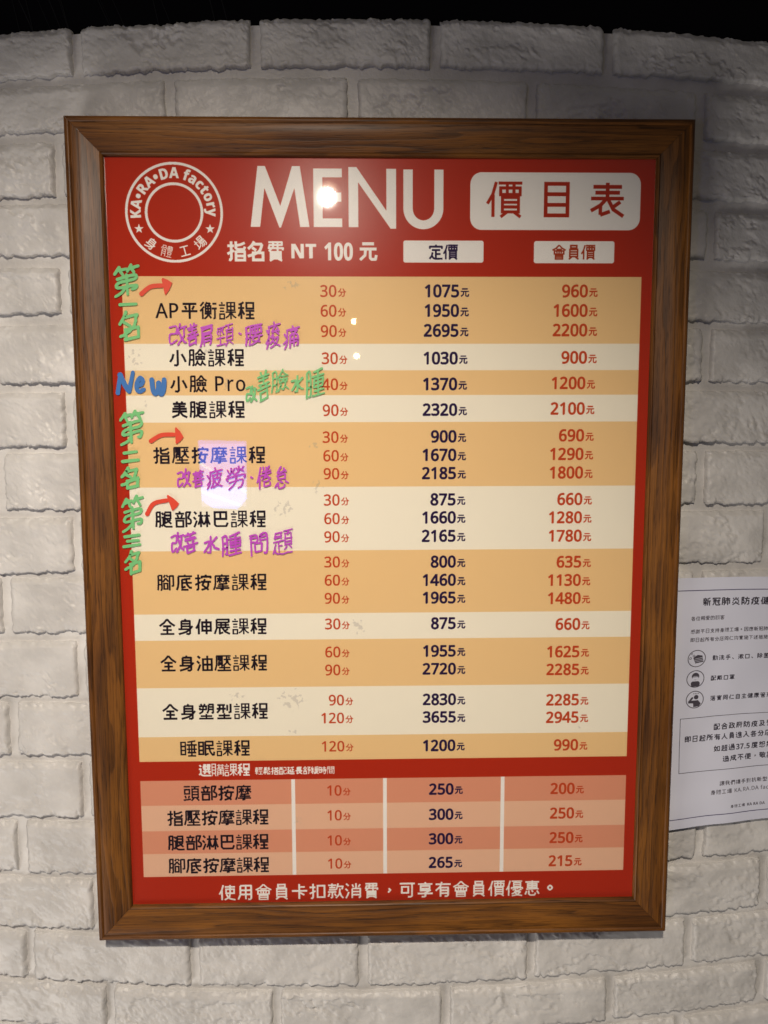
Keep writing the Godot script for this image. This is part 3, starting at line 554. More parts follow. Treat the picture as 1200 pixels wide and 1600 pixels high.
# strokes of a character: [points on the unit square, whether its ends reach half a pen further]
func strokes(ch: String) -> Array:
	if strokes_of.has(ch):
		return strokes_of[ch]
	var out := []
	for piece in String(GLYPHS.get(ch, "")).split(";", false):
		var w := piece.strip_edges().split(" ", false)
		var n: Array[float] = []
		for k in range(1, w.size()):
			n.append(w[k].to_float() / 100.0)
		if w[0].begins_with("@"):
			for s in strokes(w[0].substr(1)):
				var moved := PackedVector2Array()
				for p in s[0]:
					moved.append(Vector2(lerpf(n[0], n[2], p.x), lerpf(n[1], n[3], p.y)))
				out.append([moved, s[1]])
		elif w[0] == "h":
			out.append([PackedVector2Array([Vector2(n[1], n[0]), Vector2(n[2], n[0])]), false])
		elif w[0] == "v":
			out.append([PackedVector2Array([Vector2(n[0], n[1]), Vector2(n[0], n[2])]), false])
		elif w[0] == "b":
			for q in [[n[0], n[1], n[2], n[1]], [n[0], n[3], n[2], n[3]], [n[0], n[1], n[0], n[3]], [n[2], n[1], n[2], n[3]]]:
				out.append([PackedVector2Array([Vector2(q[0], q[1]), Vector2(q[2], q[3])]), true])
		else:
			var pts := PackedVector2Array()
			for k in range(0, n.size() - 1, 2):
				pts.append(Vector2(n[k], n[k + 1]))
			if w[0] == "c":
				pts = curve(pts, 6)
			out.append([pts, false])
	strokes_of[ch] = out
	return out


func curve(p: PackedVector2Array, steps: int) -> PackedVector2Array:
	var out := PackedVector2Array()
	for k in p.size() - 1:
		var a := p[maxi(k - 1, 0)]
		var d := p[mini(k + 2, p.size() - 1)]
		for s in steps:
			out.append(p[k].cubic_interpolate(p[k + 1], a, d, s / float(steps)))
	out.append(p[p.size() - 1])
	return out


# ---------------------------------------------------------------- drawing print into a texture

func fill(img: Image, contours: Array, color: Color) -> void:
	var lo := INF
	var hi := -INF
	for c in contours:
		for p in c:
			lo = minf(lo, p.y)
			hi = maxf(hi, p.y)
	for y in range(maxi(0, floori(lo)), mini(img.get_height() - 1, ceili(hi)) + 1):
		var yc := y + 0.5
		var xs := []
		for c in contours:
			var n: int = c.size()
			for k in n:
				var a: Vector2 = c[k]
				var b: Vector2 = c[(k + 1) % n]
				if (a.y <= yc) != (b.y <= yc):
					xs.append([a.x + (yc - a.y) / (b.y - a.y) * (b.x - a.x), 1 if b.y > a.y else -1])
		xs.sort_custom(func(p, q): return p[0] < q[0])
		var wind := 0
		for k in xs.size() - 1:
			wind += xs[k][1]
			if wind != 0:
				var l := roundi(xs[k][0])
				var r := roundi(xs[k + 1][0])
				if r > l:
					img.fill_rect(Rect2i(l, y, r - l, 1), color)


func pen(img: Image, pts: PackedVector2Array, width: float, reach: bool, color: Color) -> void:
	var hw := width * 0.5
	for k in pts.size() - 1:
		var a := pts[k]
		var b := pts[k + 1]
		var d := (b - a).normalized()
		if reach:
			a -= d * hw
			b += d * hw
		var n := Vector2(-d.y, d.x) * hw
		fill(img, [PackedVector2Array([a + n, b + n, b - n, a - n])], color)
		if k > 0:
			disc(img, a, hw, color)


func disc(img: Image, at: Vector2, r: float, color: Color) -> void:
	var c := PackedVector2Array()
	var n := 8 if r < 4.0 else 72
	for k in n:
		c.append(at + Vector2.from_angle(TAU * k / n) * r)
	fill(img, [c], color)


# one ideograph with its middle at the origin of t and a body of one unit
func ideograph(img: Image, ch: String, t: Transform2D, weight: float, color: Color) -> void:
	var list := strokes(ch)
	var n := list.size()
	var level := 0
	for s in list:
		for k in s[0].size() - 1:
			var d: Vector2 = s[0][k + 1] - s[0][k]
			if absf(d.y) < 0.05 and absf(d.x) > 0.25:
				level += 1
	var w := minf(weight * (1.0 if n < 10 else 0.93 if n < 14 else 0.84 if n < 20 else 0.74), 0.66 / maxi(level, 1))
	var size := t.get_scale().x
	for s in list:
		var pts := PackedVector2Array()
		for p in s[0]:
			pts.append(t * ((p - Vector2(0.5, 0.5)) * (0.93 - w)))
		pen(img, pts, w * size, s[1], color)


# a run of ideographs: x0 and middle height, body size and step in pixels
func run(img: Image, text: String, x0: float, yc: float, body: float, step: float, weight: float, color: Color, rise := 0.0) -> void:
	for k in text.length():
		var t := Transform2D(0.0, Vector2(body, body), 0.0, Vector2(x0 + step * (k + 0.5), yc + rise * k))
		ideograph(img, text[k], t, weight, color)


func face(bold: bool) -> SystemFont:
	if not faces.has(bold):
		var f := SystemFont.new()
		f.font_names = PackedStringArray(["Droid Sans"])
		f.font_weight = 700 if bold else 400
		f.hinting = TextServer.HINTING_NONE
		faces[bold] = f
	return faces[bold]


# contours of a Latin letter, em = 1, baseline at 0, y down; and its advance
func letter(ch: String, bold: bool) -> Array:
	var key := ch + ("B" if bold else "R")
	if faces.has(key):
		return faces[key]
	var ts := TextServerManager.get_primary_interface()
	var rid: RID = face(bold).get_rids()[0]
	var size := 256
	var gi: int = ts.font_get_glyph_index(rid, size, ch.unicode_at(0), 0)
	var d: Dictionary = ts.font_get_glyph_contours(rid, size, gi)
	var adv: float = ts.font_get_glyph_advance(rid, size, gi).x / size
	var out := []
	var first := 0
	for last in d.get("contours", PackedInt32Array()):
		var raw := []
		for k in range(first, last + 1):
			raw.append(d.points[k])
		first = last + 1
		var c := PackedVector2Array()
		var n := raw.size()
		for k in n:
			var p: Vector3 = raw[k]
			var here := Vector2(p.x, p.y) / size
			if int(p.z) == 1:
				c.append(here)
				continue
			var pv: Vector3 = raw[(k + n - 1) % n]
			var nx: Vector3 = raw[(k + 1) % n]
			var a := Vector2(pv.x, pv.y) / size
			var b := Vector2(nx.x, nx.y) / size
			if int(pv.z) != 1:
				a = (a + here) * 0.5
			if int(nx.z) != 1:
				b = (b + here) * 0.5
			for s in range(0 if int(pv.z) != 1 else 1, 6):
				c.append(a.lerp(here, s / 6.0).lerp(here.lerp(b, s / 6.0), s / 6.0))
		out.append(c)
	faces[key] = [out, adv]
	return faces[key]


func put_letter(img: Image, ch: String, bold: bool, t: Transform2D, color: Color, swell := 0.0) -> void:
	var moved := []
	for c in letter(ch, bold)[0]:
		var m := PackedVector2Array()
		for p in c:
			m.append(t * p)
		moved.append(m)
	fill(img, moved, color)
	if swell > 0.0:
		for m in moved:
			var shut: PackedVector2Array = m.duplicate()
			shut.append(m[0])
			pen(img, shut, swell * t.get_scale().y * 2.0, false, color)


# Latin text from x0, baseline y, size em; returns where it ends. stretch widens the letters, gap spaces them
func latin(img: Image, text: String, x0: float, y: float, em: float, bold: bool, color: Color, stretch := 1.0, gap := 0.0, swell := 0.0) -> float:
	var x := x0
	for ch in text:
		put_letter(img, ch, bold, Transform2D(0.0, Vector2(em * stretch, em), 0.0, Vector2(x, y)), color, swell)
		x += letter(ch, bold)[1] * em * stretch + gap
	return x


func latin_width(text: String, em: float, bold: bool, stretch := 1.0, gap := 0.0) -> float:
	var x := 0.0
	for ch in text:
		x += letter(ch, bold)[1] * em * stretch + gap
	return x


func round_box(img: Image, a: Vector2, b: Vector2, r: float, color: Color) -> void:
	var c := PackedVector2Array()
	for k in 4:
		var at := Vector2(b.x - r if k == 0 or k == 3 else a.x + r, b.y - r if k < 2 else a.y + r)
		for s in 9:
			c.append(at + Vector2.from_angle(PI / 2 * (k + s / 8.0)) * r)
	fill(img, [c], color)


# ---------------------------------------------------------------- the printed price list

const RED := Color(0.71, 0.175, 0.07)
const PEACH := Color(0.945, 0.795, 0.565)
const CREAM := Color(0.97, 0.94, 0.855)
const ROSE := Color(0.885, 0.60, 0.475)
const BLUSH := Color(0.925, 0.74, 0.615)
const WHITE := Color(0.965, 0.95, 0.925)
const INK := Color(0.11, 0.07, 0.11)
const NAVY := Color(0.15, 0.08, 0.25)
const RUST := Color(0.77, 0.275, 0.13)

const BANDS := [["peach", 131.0, 204.6], ["cream", 204.6, 234.1], ["peach", 234.1, 261.6], ["cream", 261.6, 291.8], ["peach", 291.8, 365.1], ["cream", 365.1, 438.8], ["peach", 438.8, 512.4], ["cream", 512.4, 543.3], ["peach", 543.3, 600.0], ["cream", 600.0, 659.7], ["peach", 659.7, 689.7], ["rose", 713.2, 744.1], ["blush", 744.1, 775.7], ["rose", 775.7, 804.3], ["blush", 804.3, 833.4]]
const COURSE_NAMES := [["平衡課程", 80.9, 162.6, 168.1], ["小臉課程", 66.3, 149.8, 219.7], ["小臉", 66.5, 107.1, 248.7], ["美腿課程", 66.6, 149.3, 277.3], ["指壓按摩課程", 44.8, 171.4, 328.5], ["腿部淋巴課程", 45.3, 170.8, 401.7], ["腳底按摩課程", 45.0, 170.2, 475.0], ["全身伸展課程", 44.8, 169.2, 527.1], ["全身油壓課程", 44.9, 169.1, 570.6], ["全身塑型課程", 45.2, 168.8, 628.9], ["睡眠課程", 65.5, 146.9, 673.9], ["頭部按摩", 66.9, 147.2, 728.9], ["指壓按摩課程", 47.0, 167.2, 759.6], ["腿部淋巴課程", 47.6, 166.6, 790.6], ["腳底按摩課程", 47.4, 166.9, 819.7]]
const MINUTES := [[30, 264.5, 146.7], [60, 264.4, 168.3], [90, 264.5, 190.5], [30, 265.4, 220.5], [40, 265.5, 249.4], [90, 265.7, 278.4], [30, 265.4, 308.7], [60, 265.6, 329.8], [90, 265.9, 350.2], [30, 266.0, 380.3], [60, 266.0, 401.8], [90, 265.8, 422.8], [30, 265.8, 452.2], [60, 265.7, 473.5], [90, 265.5, 494.8], [30, 265.7, 525.2], [60, 265.4, 558.7], [90, 265.2, 580.2], [90, 269.1, 616.7], [120, 269.0, 638.5], [120, 269.1, 673.1], [10, 265.3, 727.8], [10, 265.3, 758.8], [10, 265.2, 790.3], [10, 265.4, 819.7]]
const PRICES := [[1075, 402.0, 146.5], [1950, 401.8, 167.9], [2695, 401.6, 189.8], [1030, 400.8, 220.4], [1370, 400.3, 249.2], [2320, 400.6, 278.0], [900, 400.0, 308.2], [1670, 399.9, 329.2], [2185, 399.9, 350.0], [875, 399.6, 380.2], [1660, 399.8, 401.0], [2165, 399.9, 422.4], [800, 400.2, 452.6], [1460, 400.4, 474.0], [1965, 400.5, 494.9], [875, 400.8, 525.4], [1955, 401.0, 558.4], [2720, 401.2, 580.0], [2830, 401.5, 617.1], [3655, 401.7, 638.5], [1200, 401.2, 673.5], [250, 399.4, 727.7], [300, 399.4, 759.3], [300, 399.4, 790.1], [265, 399.3, 820.2]]
const MEMBER_PRICES := [[960, 546.6, 146.4], [1600, 546.8, 167.8], [2200, 547.0, 189.4], [900, 547.4, 219.7], [1200, 546.3, 248.3], [2100, 546.3, 277.0], [690, 546.3, 307.4], [1290, 546.1, 328.6], [1800, 546.1, 349.9], [660, 546.0, 380.5], [1280, 546.1, 401.7], [1780, 546.3, 423.1], [635, 546.7, 453.7], [1130, 546.5, 475.2], [1480, 546.8, 496.7], [660, 547.0, 527.6], [1625, 547.1, 560.7], [2285, 547.3, 582.2], [2285, 547.8, 619.1], [2945, 548.0, 640.5], [990, 548.0, 674.6], [200, 545.1, 728.9], [250, 545.1, 759.8], [250, 545.1, 790.8], [215, 544.6, 820.3]]
const SCUFFS := [[28.5, 220.3, 10.1, 12.2], [192.2, 389.6, 15.0, 11.5], [230.6, 363.3, 7.2, 10.1], [131.7, 609.8, 10.1, 7.9], [196.9, 615.1, 19.4, 15.8], [276.5, 527.4, 10.1, 10.8], [197.0, 655.0, 5.8, 3.6], [107.1, 211.9, 5.8, 3.6], [39.6, 270.0, 4.3, 5.8], [537.8, 648.6, 4.3, 5.8], [230.5, 249.0, 6.5, 3.6], [205.0, 140.0, 12.0, 7.0], [226.0, 317.0, 6.0, 7.0], [205.0, 764.0, 12.0, 5.0], [130.0, 250.0, 5.0, 9.0]]


func price_row(img: Image, q: float, number: String, unit: String, right: float, mid: float, digit: float, swell: float, weight: float, color: Color) -> void:
	var u := digit * 0.88 * q
	var em := digit / 0.714 * q
	run(img, unit, right * q - u * 0.94, mid * q + digit * 0.5 * q - u * 0.43, u, u, weight, color)
	var w := latin_width(number, em, false)
	latin(img, number, right * q - u * 0.96 - w, (mid + digit * 0.5) * q, em, false, color, 1.0, 0.0, swell)


func menu_print() -> Image:
	var q := 4.69                                        # pixels per millimetre, halved at the end; the sheet is 612 x 872 mm
	var img := Image.create(int(612 * q), int(872 * q), false, Image.FORMAT_RGB8)
	img.fill(RED)
	var tone := {"peach": PEACH, "cream": CREAM, "rose": ROSE, "blush": BLUSH}
	for b in BANDS:
		img.fill_rect(Rect2i(int(16.6 * q), int(b[1] * q), int(579.2 * q), int(b[2] * q) - int(b[1] * q)), tone[b[0]])
	for x in [197.2, 306.3, 447.2]:
		img.fill_rect(Rect2i(int((x - 2.4) * q), int(713.2 * q), int(4.6 * q), int(120.2 * q)), WHITE)
	# scuffs and mildew specks on the sheet
	var speck := noise_of(0.0275, 5, 404)
	for s in SCUFFS:
		for y in range(int((s[1] - s[3]) * q), int((s[1] + s[3]) * q)):
			for x in range(int((s[0] - s[2]) * q), int((s[0] + s[2]) * q)):
				var d := Vector2((x / q - s[0]) / s[2], (y / q - s[1]) / s[3]).length()
				if speck.get_noise_2d(x, y) > 0.08 + 0.42 * d * d and d < 1.0:
					img.set_pixel(x, y, img.get_pixel(x, y).lerp(Color(0.62, 0.60, 0.58), 0.28))
	# the round emblem: two rings with lettering between them
	var e := Vector2(76.4, 62.8) * q
	disc(img, e, 53.5 * q, WHITE)
	disc(img, e, 50.6 * q, RED)
	disc(img, e, 32.0 * q, WHITE)
	disc(img, e, 29.0 * q, RED)
	around(img, e, "KA•RA•DA factory", 36.6 * q, 15.4 * q, -100.0, 96.0, true)
	var feet := "身體工場"
	for k in 4:
		var a: float = [38.5, 13.0, -14.5, -40.5][k]
		var dirv := Vector2(-sin(deg_to_rad(a)), cos(deg_to_rad(a)))
		ideograph(img, feet[k], Transform2D(deg_to_rad(a), Vector2(14.2, 14.2) * q, 0.0, e + dirv * 42.2 * q), 0.10, WHITE)
	for sx in [-1.0, 1.0]:
		star(img, e + Vector2(sx * 38.9, 17.4) * q, 5.4 * q, WHITE)
	# headings
	headline(img, q)
	round_box(img, Vector2(402.2, 18.7) * q, Vector2(591.6, 80.3) * q, 12.5 * q, WHITE)
	for k in 3:
		var cx: float = [440.5, 498.2, 554.7][k]
		ideograph(img, "價目表"[k], Transform2D(0.0, Vector2(45.0, 43.5) * q, 0.0, Vector2(cx, 47.7) * q), 0.088, RED.darkened(0.02))
	round_box(img, Vector2(328.1, 91.8) * q, Vector2(417.5, 115.8) * q, 2.6 * q, WHITE)
	round_box(img, Vector2(473.8, 92.1) * q, Vector2(564.0, 116.2) * q, 2.6 * q, WHITE)
	run(img, "定價", 356.2 * q, 104.3 * q, 18.6 * q, 16.4 * q, 0.108, NAVY)
	run(img, "會員價", 493.8 * q, 104.2 * q, 18.2 * q, 16.4 * q, 0.105, RUST.darkened(0.12))
	run(img, "指名費", 133.2 * q, 103.5 * q, 25.4 * q, 21.5 * q, 0.125, WHITE)
	latin(img, "NT", 202.4 * q, 111.0 * q, 20.8 * q, true, WHITE, 1.06, 0.0, 0.02)
	latin(img, "100", 240.0 * q, 113.2 * q, 26.0 * q, true, WHITE, 0.76, 0.0, 0.012)
	run(img, "元", 278.6 * q, 103.7 * q, 24.4 * q, 21.0 * q, 0.132, WHITE)
	# courses
	latin(img, "AP", 52.6 * q, 176.2 * q, 22.4 * q, false, INK, 0.98, 0.0, 0.008)
	latin(img, "Pro", 114.8 * q, 256.6 * q, 22.6 * q, false, INK, 0.95, 1.6 * q, 0.008)
	for r in COURSE_NAMES:
		var n: int = r[0].length()
		var body: float = 22.0
		var step: float = (r[2] - r[1] - body * 0.85) / (n - 1)
		run(img, r[0], (r[1] + body * 0.425 - step * 0.5) * q, r[3] * q, body * q, step * q, 0.105, INK)
	for r in MINUTES:
		price_row(img, q, str(r[0]), "分", r[1], r[2], 12.3, 0.013, 0.10, RUST)
	for r in PRICES:
		price_row(img, q, str(r[0]), "元", r[1], r[2], 12.9, 0.031, 0.125, NAVY)
	for r in MEMBER_PRICES:
		price_row(img, q, str(r[0]), "元", r[1], r[2], 12.9, 0.028, 0.12, RUST)
	run(img, "選購課程", 85.4 * q, 700.6 * q, 17.6 * q, 15.3 * q, 0.125, WHITE)
	run(img, "輕鬆搭配延長舒緩時間", 152.0 * q, 702.3 * q, 10.9 * q, 9.45 * q, 0.125, WHITE)
	run(img, "使用會員卡扣款消費，可享有會員價優惠。", 105.0 * q, 854.6 * q, 23.0 * q, 21.7 * q, 0.098, WHITE)
	img.resize(img.get_width() / 2, img.get_height() / 2, Image.INTERPOLATE_BILINEAR)
	return img


func around(img: Image, at: Vector2, text: String, r: float, em: float, from: float, to: float, bold: bool) -> void:
	var total := latin_width(text, 1.0, bold)
	var x := 0.0
	for ch in text:
		var adv: float = letter(ch, bold)[1]
		var a := deg_to_rad(lerpf(from, to, (x + adv * 0.5) / total))
		var base := at + Vector2(sin(a), -cos(a)) * r
		var t := Transform2D(a, Vector2(em, em), 0.0, base)
		put_letter(img, ch, bold, t * Transform2D(0.0, Vector2(-adv * 0.5, 0.0)), WHITE, 0.022)
		x += adv


func star(img: Image, at: Vector2, r: float, color: Color) -> void:
	var c := PackedVector2Array()
	for k in 10:
		c.append(at + Vector2.from_angle(-PI / 2 + TAU * k / 10.0) * (r if k % 2 == 0 else r * 0.42))
	fill(img, [c], color)


# the big word MENU, drawn letter by letter in millimetres from its upper left corner
func headline(img: Image, q: float) -> void:
	var k := Vector2(0.2338, 0.2340) * q
	var o := Vector2(159.8, 13.2) * q
	var m := [Vector2(0, 276), Vector2(37, 0), Vector2(72, 0), Vector2(141, 180), Vector2(198, 0), Vector2(235, 0), Vector2(277, 276), Vector2(233, 276), Vector2(208, 100), Vector2(143, 279), Vector2(135, 279), Vector2(68, 100), Vector2(45, 276)]
	var e := [Vector2(297, 276), Vector2(297, 10), Vector2(432, 10), Vector2(432, 50), Vector2(340, 50), Vector2(340, 118), Vector2(428, 118), Vector2(428, 160), Vector2(340, 160), Vector2(340, 236), Vector2(432, 236), Vector2(432, 276)]
	var n := [Vector2(462, 276), Vector2(462, 3), Vector2(500, 3), Vector2(640, 200), Vector2(640, 10), Vector2(686, 10), Vector2(686, 283), Vector2(660, 283), Vector2(508, 73), Vector2(508, 276)]
	var u := [Vector2(720, 13), Vector2(765, 13), Vector2(765, 190)]
	for s in range(1, 12):
		u.append(Vector2(815.5, 190) + Vector2(-cos(PI * s / 12.0) * 50.5, sin(PI * s / 12.0) * 54))
	u.append_array([Vector2(866, 190), Vector2(866, 13), Vector2(910, 13), Vector2(910, 190)])
	for s in range(1, 16):
		u.append(Vector2(815, 190) + Vector2(cos(PI * s / 16.0) * 95, sin(PI * s / 16.0) * 95))
	u.append(Vector2(720, 190))
	for g in [m, e, n, u]:
		var c := PackedVector2Array()
		for p in g:
			c.append(o + p * k)
		fill(img, [c], WHITE)


func build_menu() -> void:
	var menu := thing("framed_menu", "large red and cream price list under glass in a brown wooden frame", "framed menu", Vector3(0, 0, 0))
	# the four mitred rails
	var grain := wood_grain()
	var sides := [
		["frame_rail", Vector2(0, FRAME_H / 2), Vector2(1, 0), Vector2(0, -1), FRAME_W, 0.02],
		["frame_rail", Vector2(0, -FRAME_H / 2), Vector2(-1, 0), Vector2(0, 1), FRAME_W, 0.27],
		["frame_rail", Vector2(-FRAME_W / 2, 0), Vector2(0, 1), Vector2(1, 0), FRAME_H, 0.52],
		["frame_rail", Vector2(FRAME_W / 2, 0), Vector2(0, -1), Vector2(-1, 0), FRAME_H, 0.77],
	]
	for s in sides:
		part(s[0], rail_mesh(s[1], s[2], s[3], s[4], s[5]), grain, menu)
	# the sheet, its board and the glass
	var sheet := QuadMesh.new()
	sheet.size = Vector2(0.612, 0.872)
	var pm := StandardMaterial3D.new()
	pm.resource_name = "printed_sheet"
	pm.albedo_texture = ImageTexture.create_from_image(menu_print())
	pm.roughness = 0.26
	pm.metallic_specular = 0.22
	part("printed_sheet", sheet, pm, menu).position = Vector3(0.001, 0.0, -0.0143)
	var bm := BoxMesh.new()
	bm.size = Vector3(0.66, 0.918, 0.006)
	part("backing_board", bm, mat(Color(0.25, 0.17, 0.10), 0.8), menu).position = Vector3(0.0, 0.0, -0.0200)
	var glass := StandardMaterial3D.new()
	glass.resource_name = "clear_glass"
	glass.transparency = BaseMaterial3D.TRANSPARENCY_ALPHA
	glass.albedo_color = Color(0.1, 0.1, 0.1, 0.004)
	glass.roughness = 0.02
	var gm := BoxMesh.new()
	gm.size = Vector3(0.608, 0.866, 0.0012)
	part("glass_pane", gm, glass, menu).position = Vector3(0.0015, 0.0, GLASS_Z - 0.0006)
	handwriting(menu)


func wood_grain() -> StandardMaterial3D:
	var w := 1024
	var h := 768
	var img := Image.create(w, h, false, Image.FORMAT_RGB8)
	var rough := Image.create(w, h, false, Image.FORMAT_RGB8)
	var big := noise_of(1.0, 3, 51)
	var fine := noise_of(1.0, 2, 52)
	var pore := noise_of(1.0, 2, 53)
	var dark := Color(0.040, 0.0145, 0.0032)
	var mid := Color(0.112, 0.038, 0.0072)
	var pale := Color(0.235, 0.088, 0.0125)
	for y in h:
		var v := y / float(h)
		for x in w:
			var u := x / float(w)
			var warp := big.get_noise_2d(u * 1.7, v * 9.0) * 0.6 + big.get_noise_2d(u * 7.0 + 40.0, v * 45.0) * 0.07
			var ring := fposmod(v * 31.0 + warp * 3.4, 1.0)
			var late := smoothstep(0.2, 0.92, ring) * (1.0 - smoothstep(0.94, 1.0, ring))
			var streak := fine.get_noise_2d(u * 9.0, v * 240.0)
			var poreline := smoothstep(0.25, 0.6, pore.get_noise_2d(u * 26.0, v * 330.0))
			var patch := clampf(0.5 + 0.9 * big.get_noise_2d(u * 4.5 + 9.0, v * 5.0 + 3.0), 0.0, 1.0)
			var c := pale.lerp(mid, clampf(patch * 0.85 + streak * 0.3, 0.0, 1.0)).lerp(dark, clampf(late * (0.32 + 0.32 * patch) + poreline * 0.4 + maxf(0.0, streak) * 0.45, 0.0, 1.0))
			img.set_pixel(x, y, c.linear_to_srgb())
			var b := 0.6 - 0.35 * late - 0.3 * poreline
			rough.set_pixel(x, y, Color(b, b, b))
	var m := StandardMaterial3D.new()
	m.resource_name = "stained_wood"
	m.metallic_specular = 0.35
	m.albedo_texture = ImageTexture.create_from_image(img)
	m.roughness = 0.5
	m.clearcoat_enabled = true
	m.clearcoat = 0.15
	m.clearcoat_roughness = 0.3
	m.heightmap_enabled = true
	m.heightmap_texture = ImageTexture.create_from_image(rough)
	m.heightmap_scale = 0.05
	return m


func rail_mesh(mid: Vector2, along: Vector2, inward: Vector2, length: float, slice: float) -> ArrayMesh:
	var prof := [
		Vector2(0.0, -0.0415), Vector2(0.0, -0.0070), Vector2(0.0006, -0.0044), Vector2(0.0018, -0.0022), Vector2(0.0034, -0.0008), Vector2(0.0052, -0.0004), Vector2(0.0068, -0.0010),
		Vector2(0.0076, -0.0024), Vector2(0.0082, -0.0022), Vector2(0.0200, -0.0052), Vector2(0.0352, -0.0096), Vector2(0.0357, -0.0088), Vector2(0.0368, -0.0082), Vector2(0.0381, -0.0088), Vector2(0.0390, -0.0104), Vector2(0.0392, -0.0185),
	]
	var nrm := []
	for k in prof.size() - 1:
		var d: Vector2 = (prof[k + 1] - prof[k]).normalized()
		nrm.append(Vector2(-d.y, d.x))
	var st := SurfaceTool.new()
	st.begin(Mesh.PRIMITIVE_TRIANGLES)
	var run_w := 0.0
	for k in prof.size() - 1:
		var a: Vector2 = prof[k]
		var b: Vector2 = prof[k + 1]
		var na: Vector2 = nrm[k]
		var nb: Vector2 = nrm[k]
		if k > 0 and nrm[k].dot(nrm[k - 1]) > 0.6:
			na = (nrm[k] + nrm[k - 1]).normalized()
		if k < nrm.size() - 1 and nrm[k].dot(nrm[k + 1]) > 0.6:
			nb = (nrm[k] + nrm[k + 1]).normalized()
		var step := a.distance_to(b)
		var segs := 12
		for s in segs:
			var vs := []
			for q in [[0, a, na, run_w], [1, a, na, run_w], [1, b, nb, run_w + step], [0, b, nb, run_w + step]]:
				var w: Vector2 = q[1]
				var t := lerpf(-1.0, 1.0, (s + q[0]) / float(segs)) * (length * 0.5 - w.x - 0.00015)
				var p2 := mid + along * t + inward * w.x
				var n2: Vector2 = q[2]
				vs.append([Vector3(p2.x, p2.y, w.y), Vector3(inward.x * n2.x, inward.y * n2.x, n2.y), Vector2(t / 0.96 + 0.5, slice + q[3] / 0.4)])
			for idx in [0, 1, 2, 0, 2, 3]:
				st.set_normal(vs[idx][1])
				st.set_uv(vs[idx][2])
				st.add_vertex(vs[idx][0])
		run_w += step
	return st.commit()


# ---------------------------------------------------------------- marker writing on the glass

const MARKER_LETTERS := {"N": "l 6 100 22 12; c 22 12 46 60 68 92; l 68 92 92 0", "e": "c 12 58 60 52 84 26 54 6 18 40 14 82 44 98 92 84", "w": "c 8 10 14 70 30 92 48 70 54 30; c 54 30 56 74 70 94 86 66 92 8"}


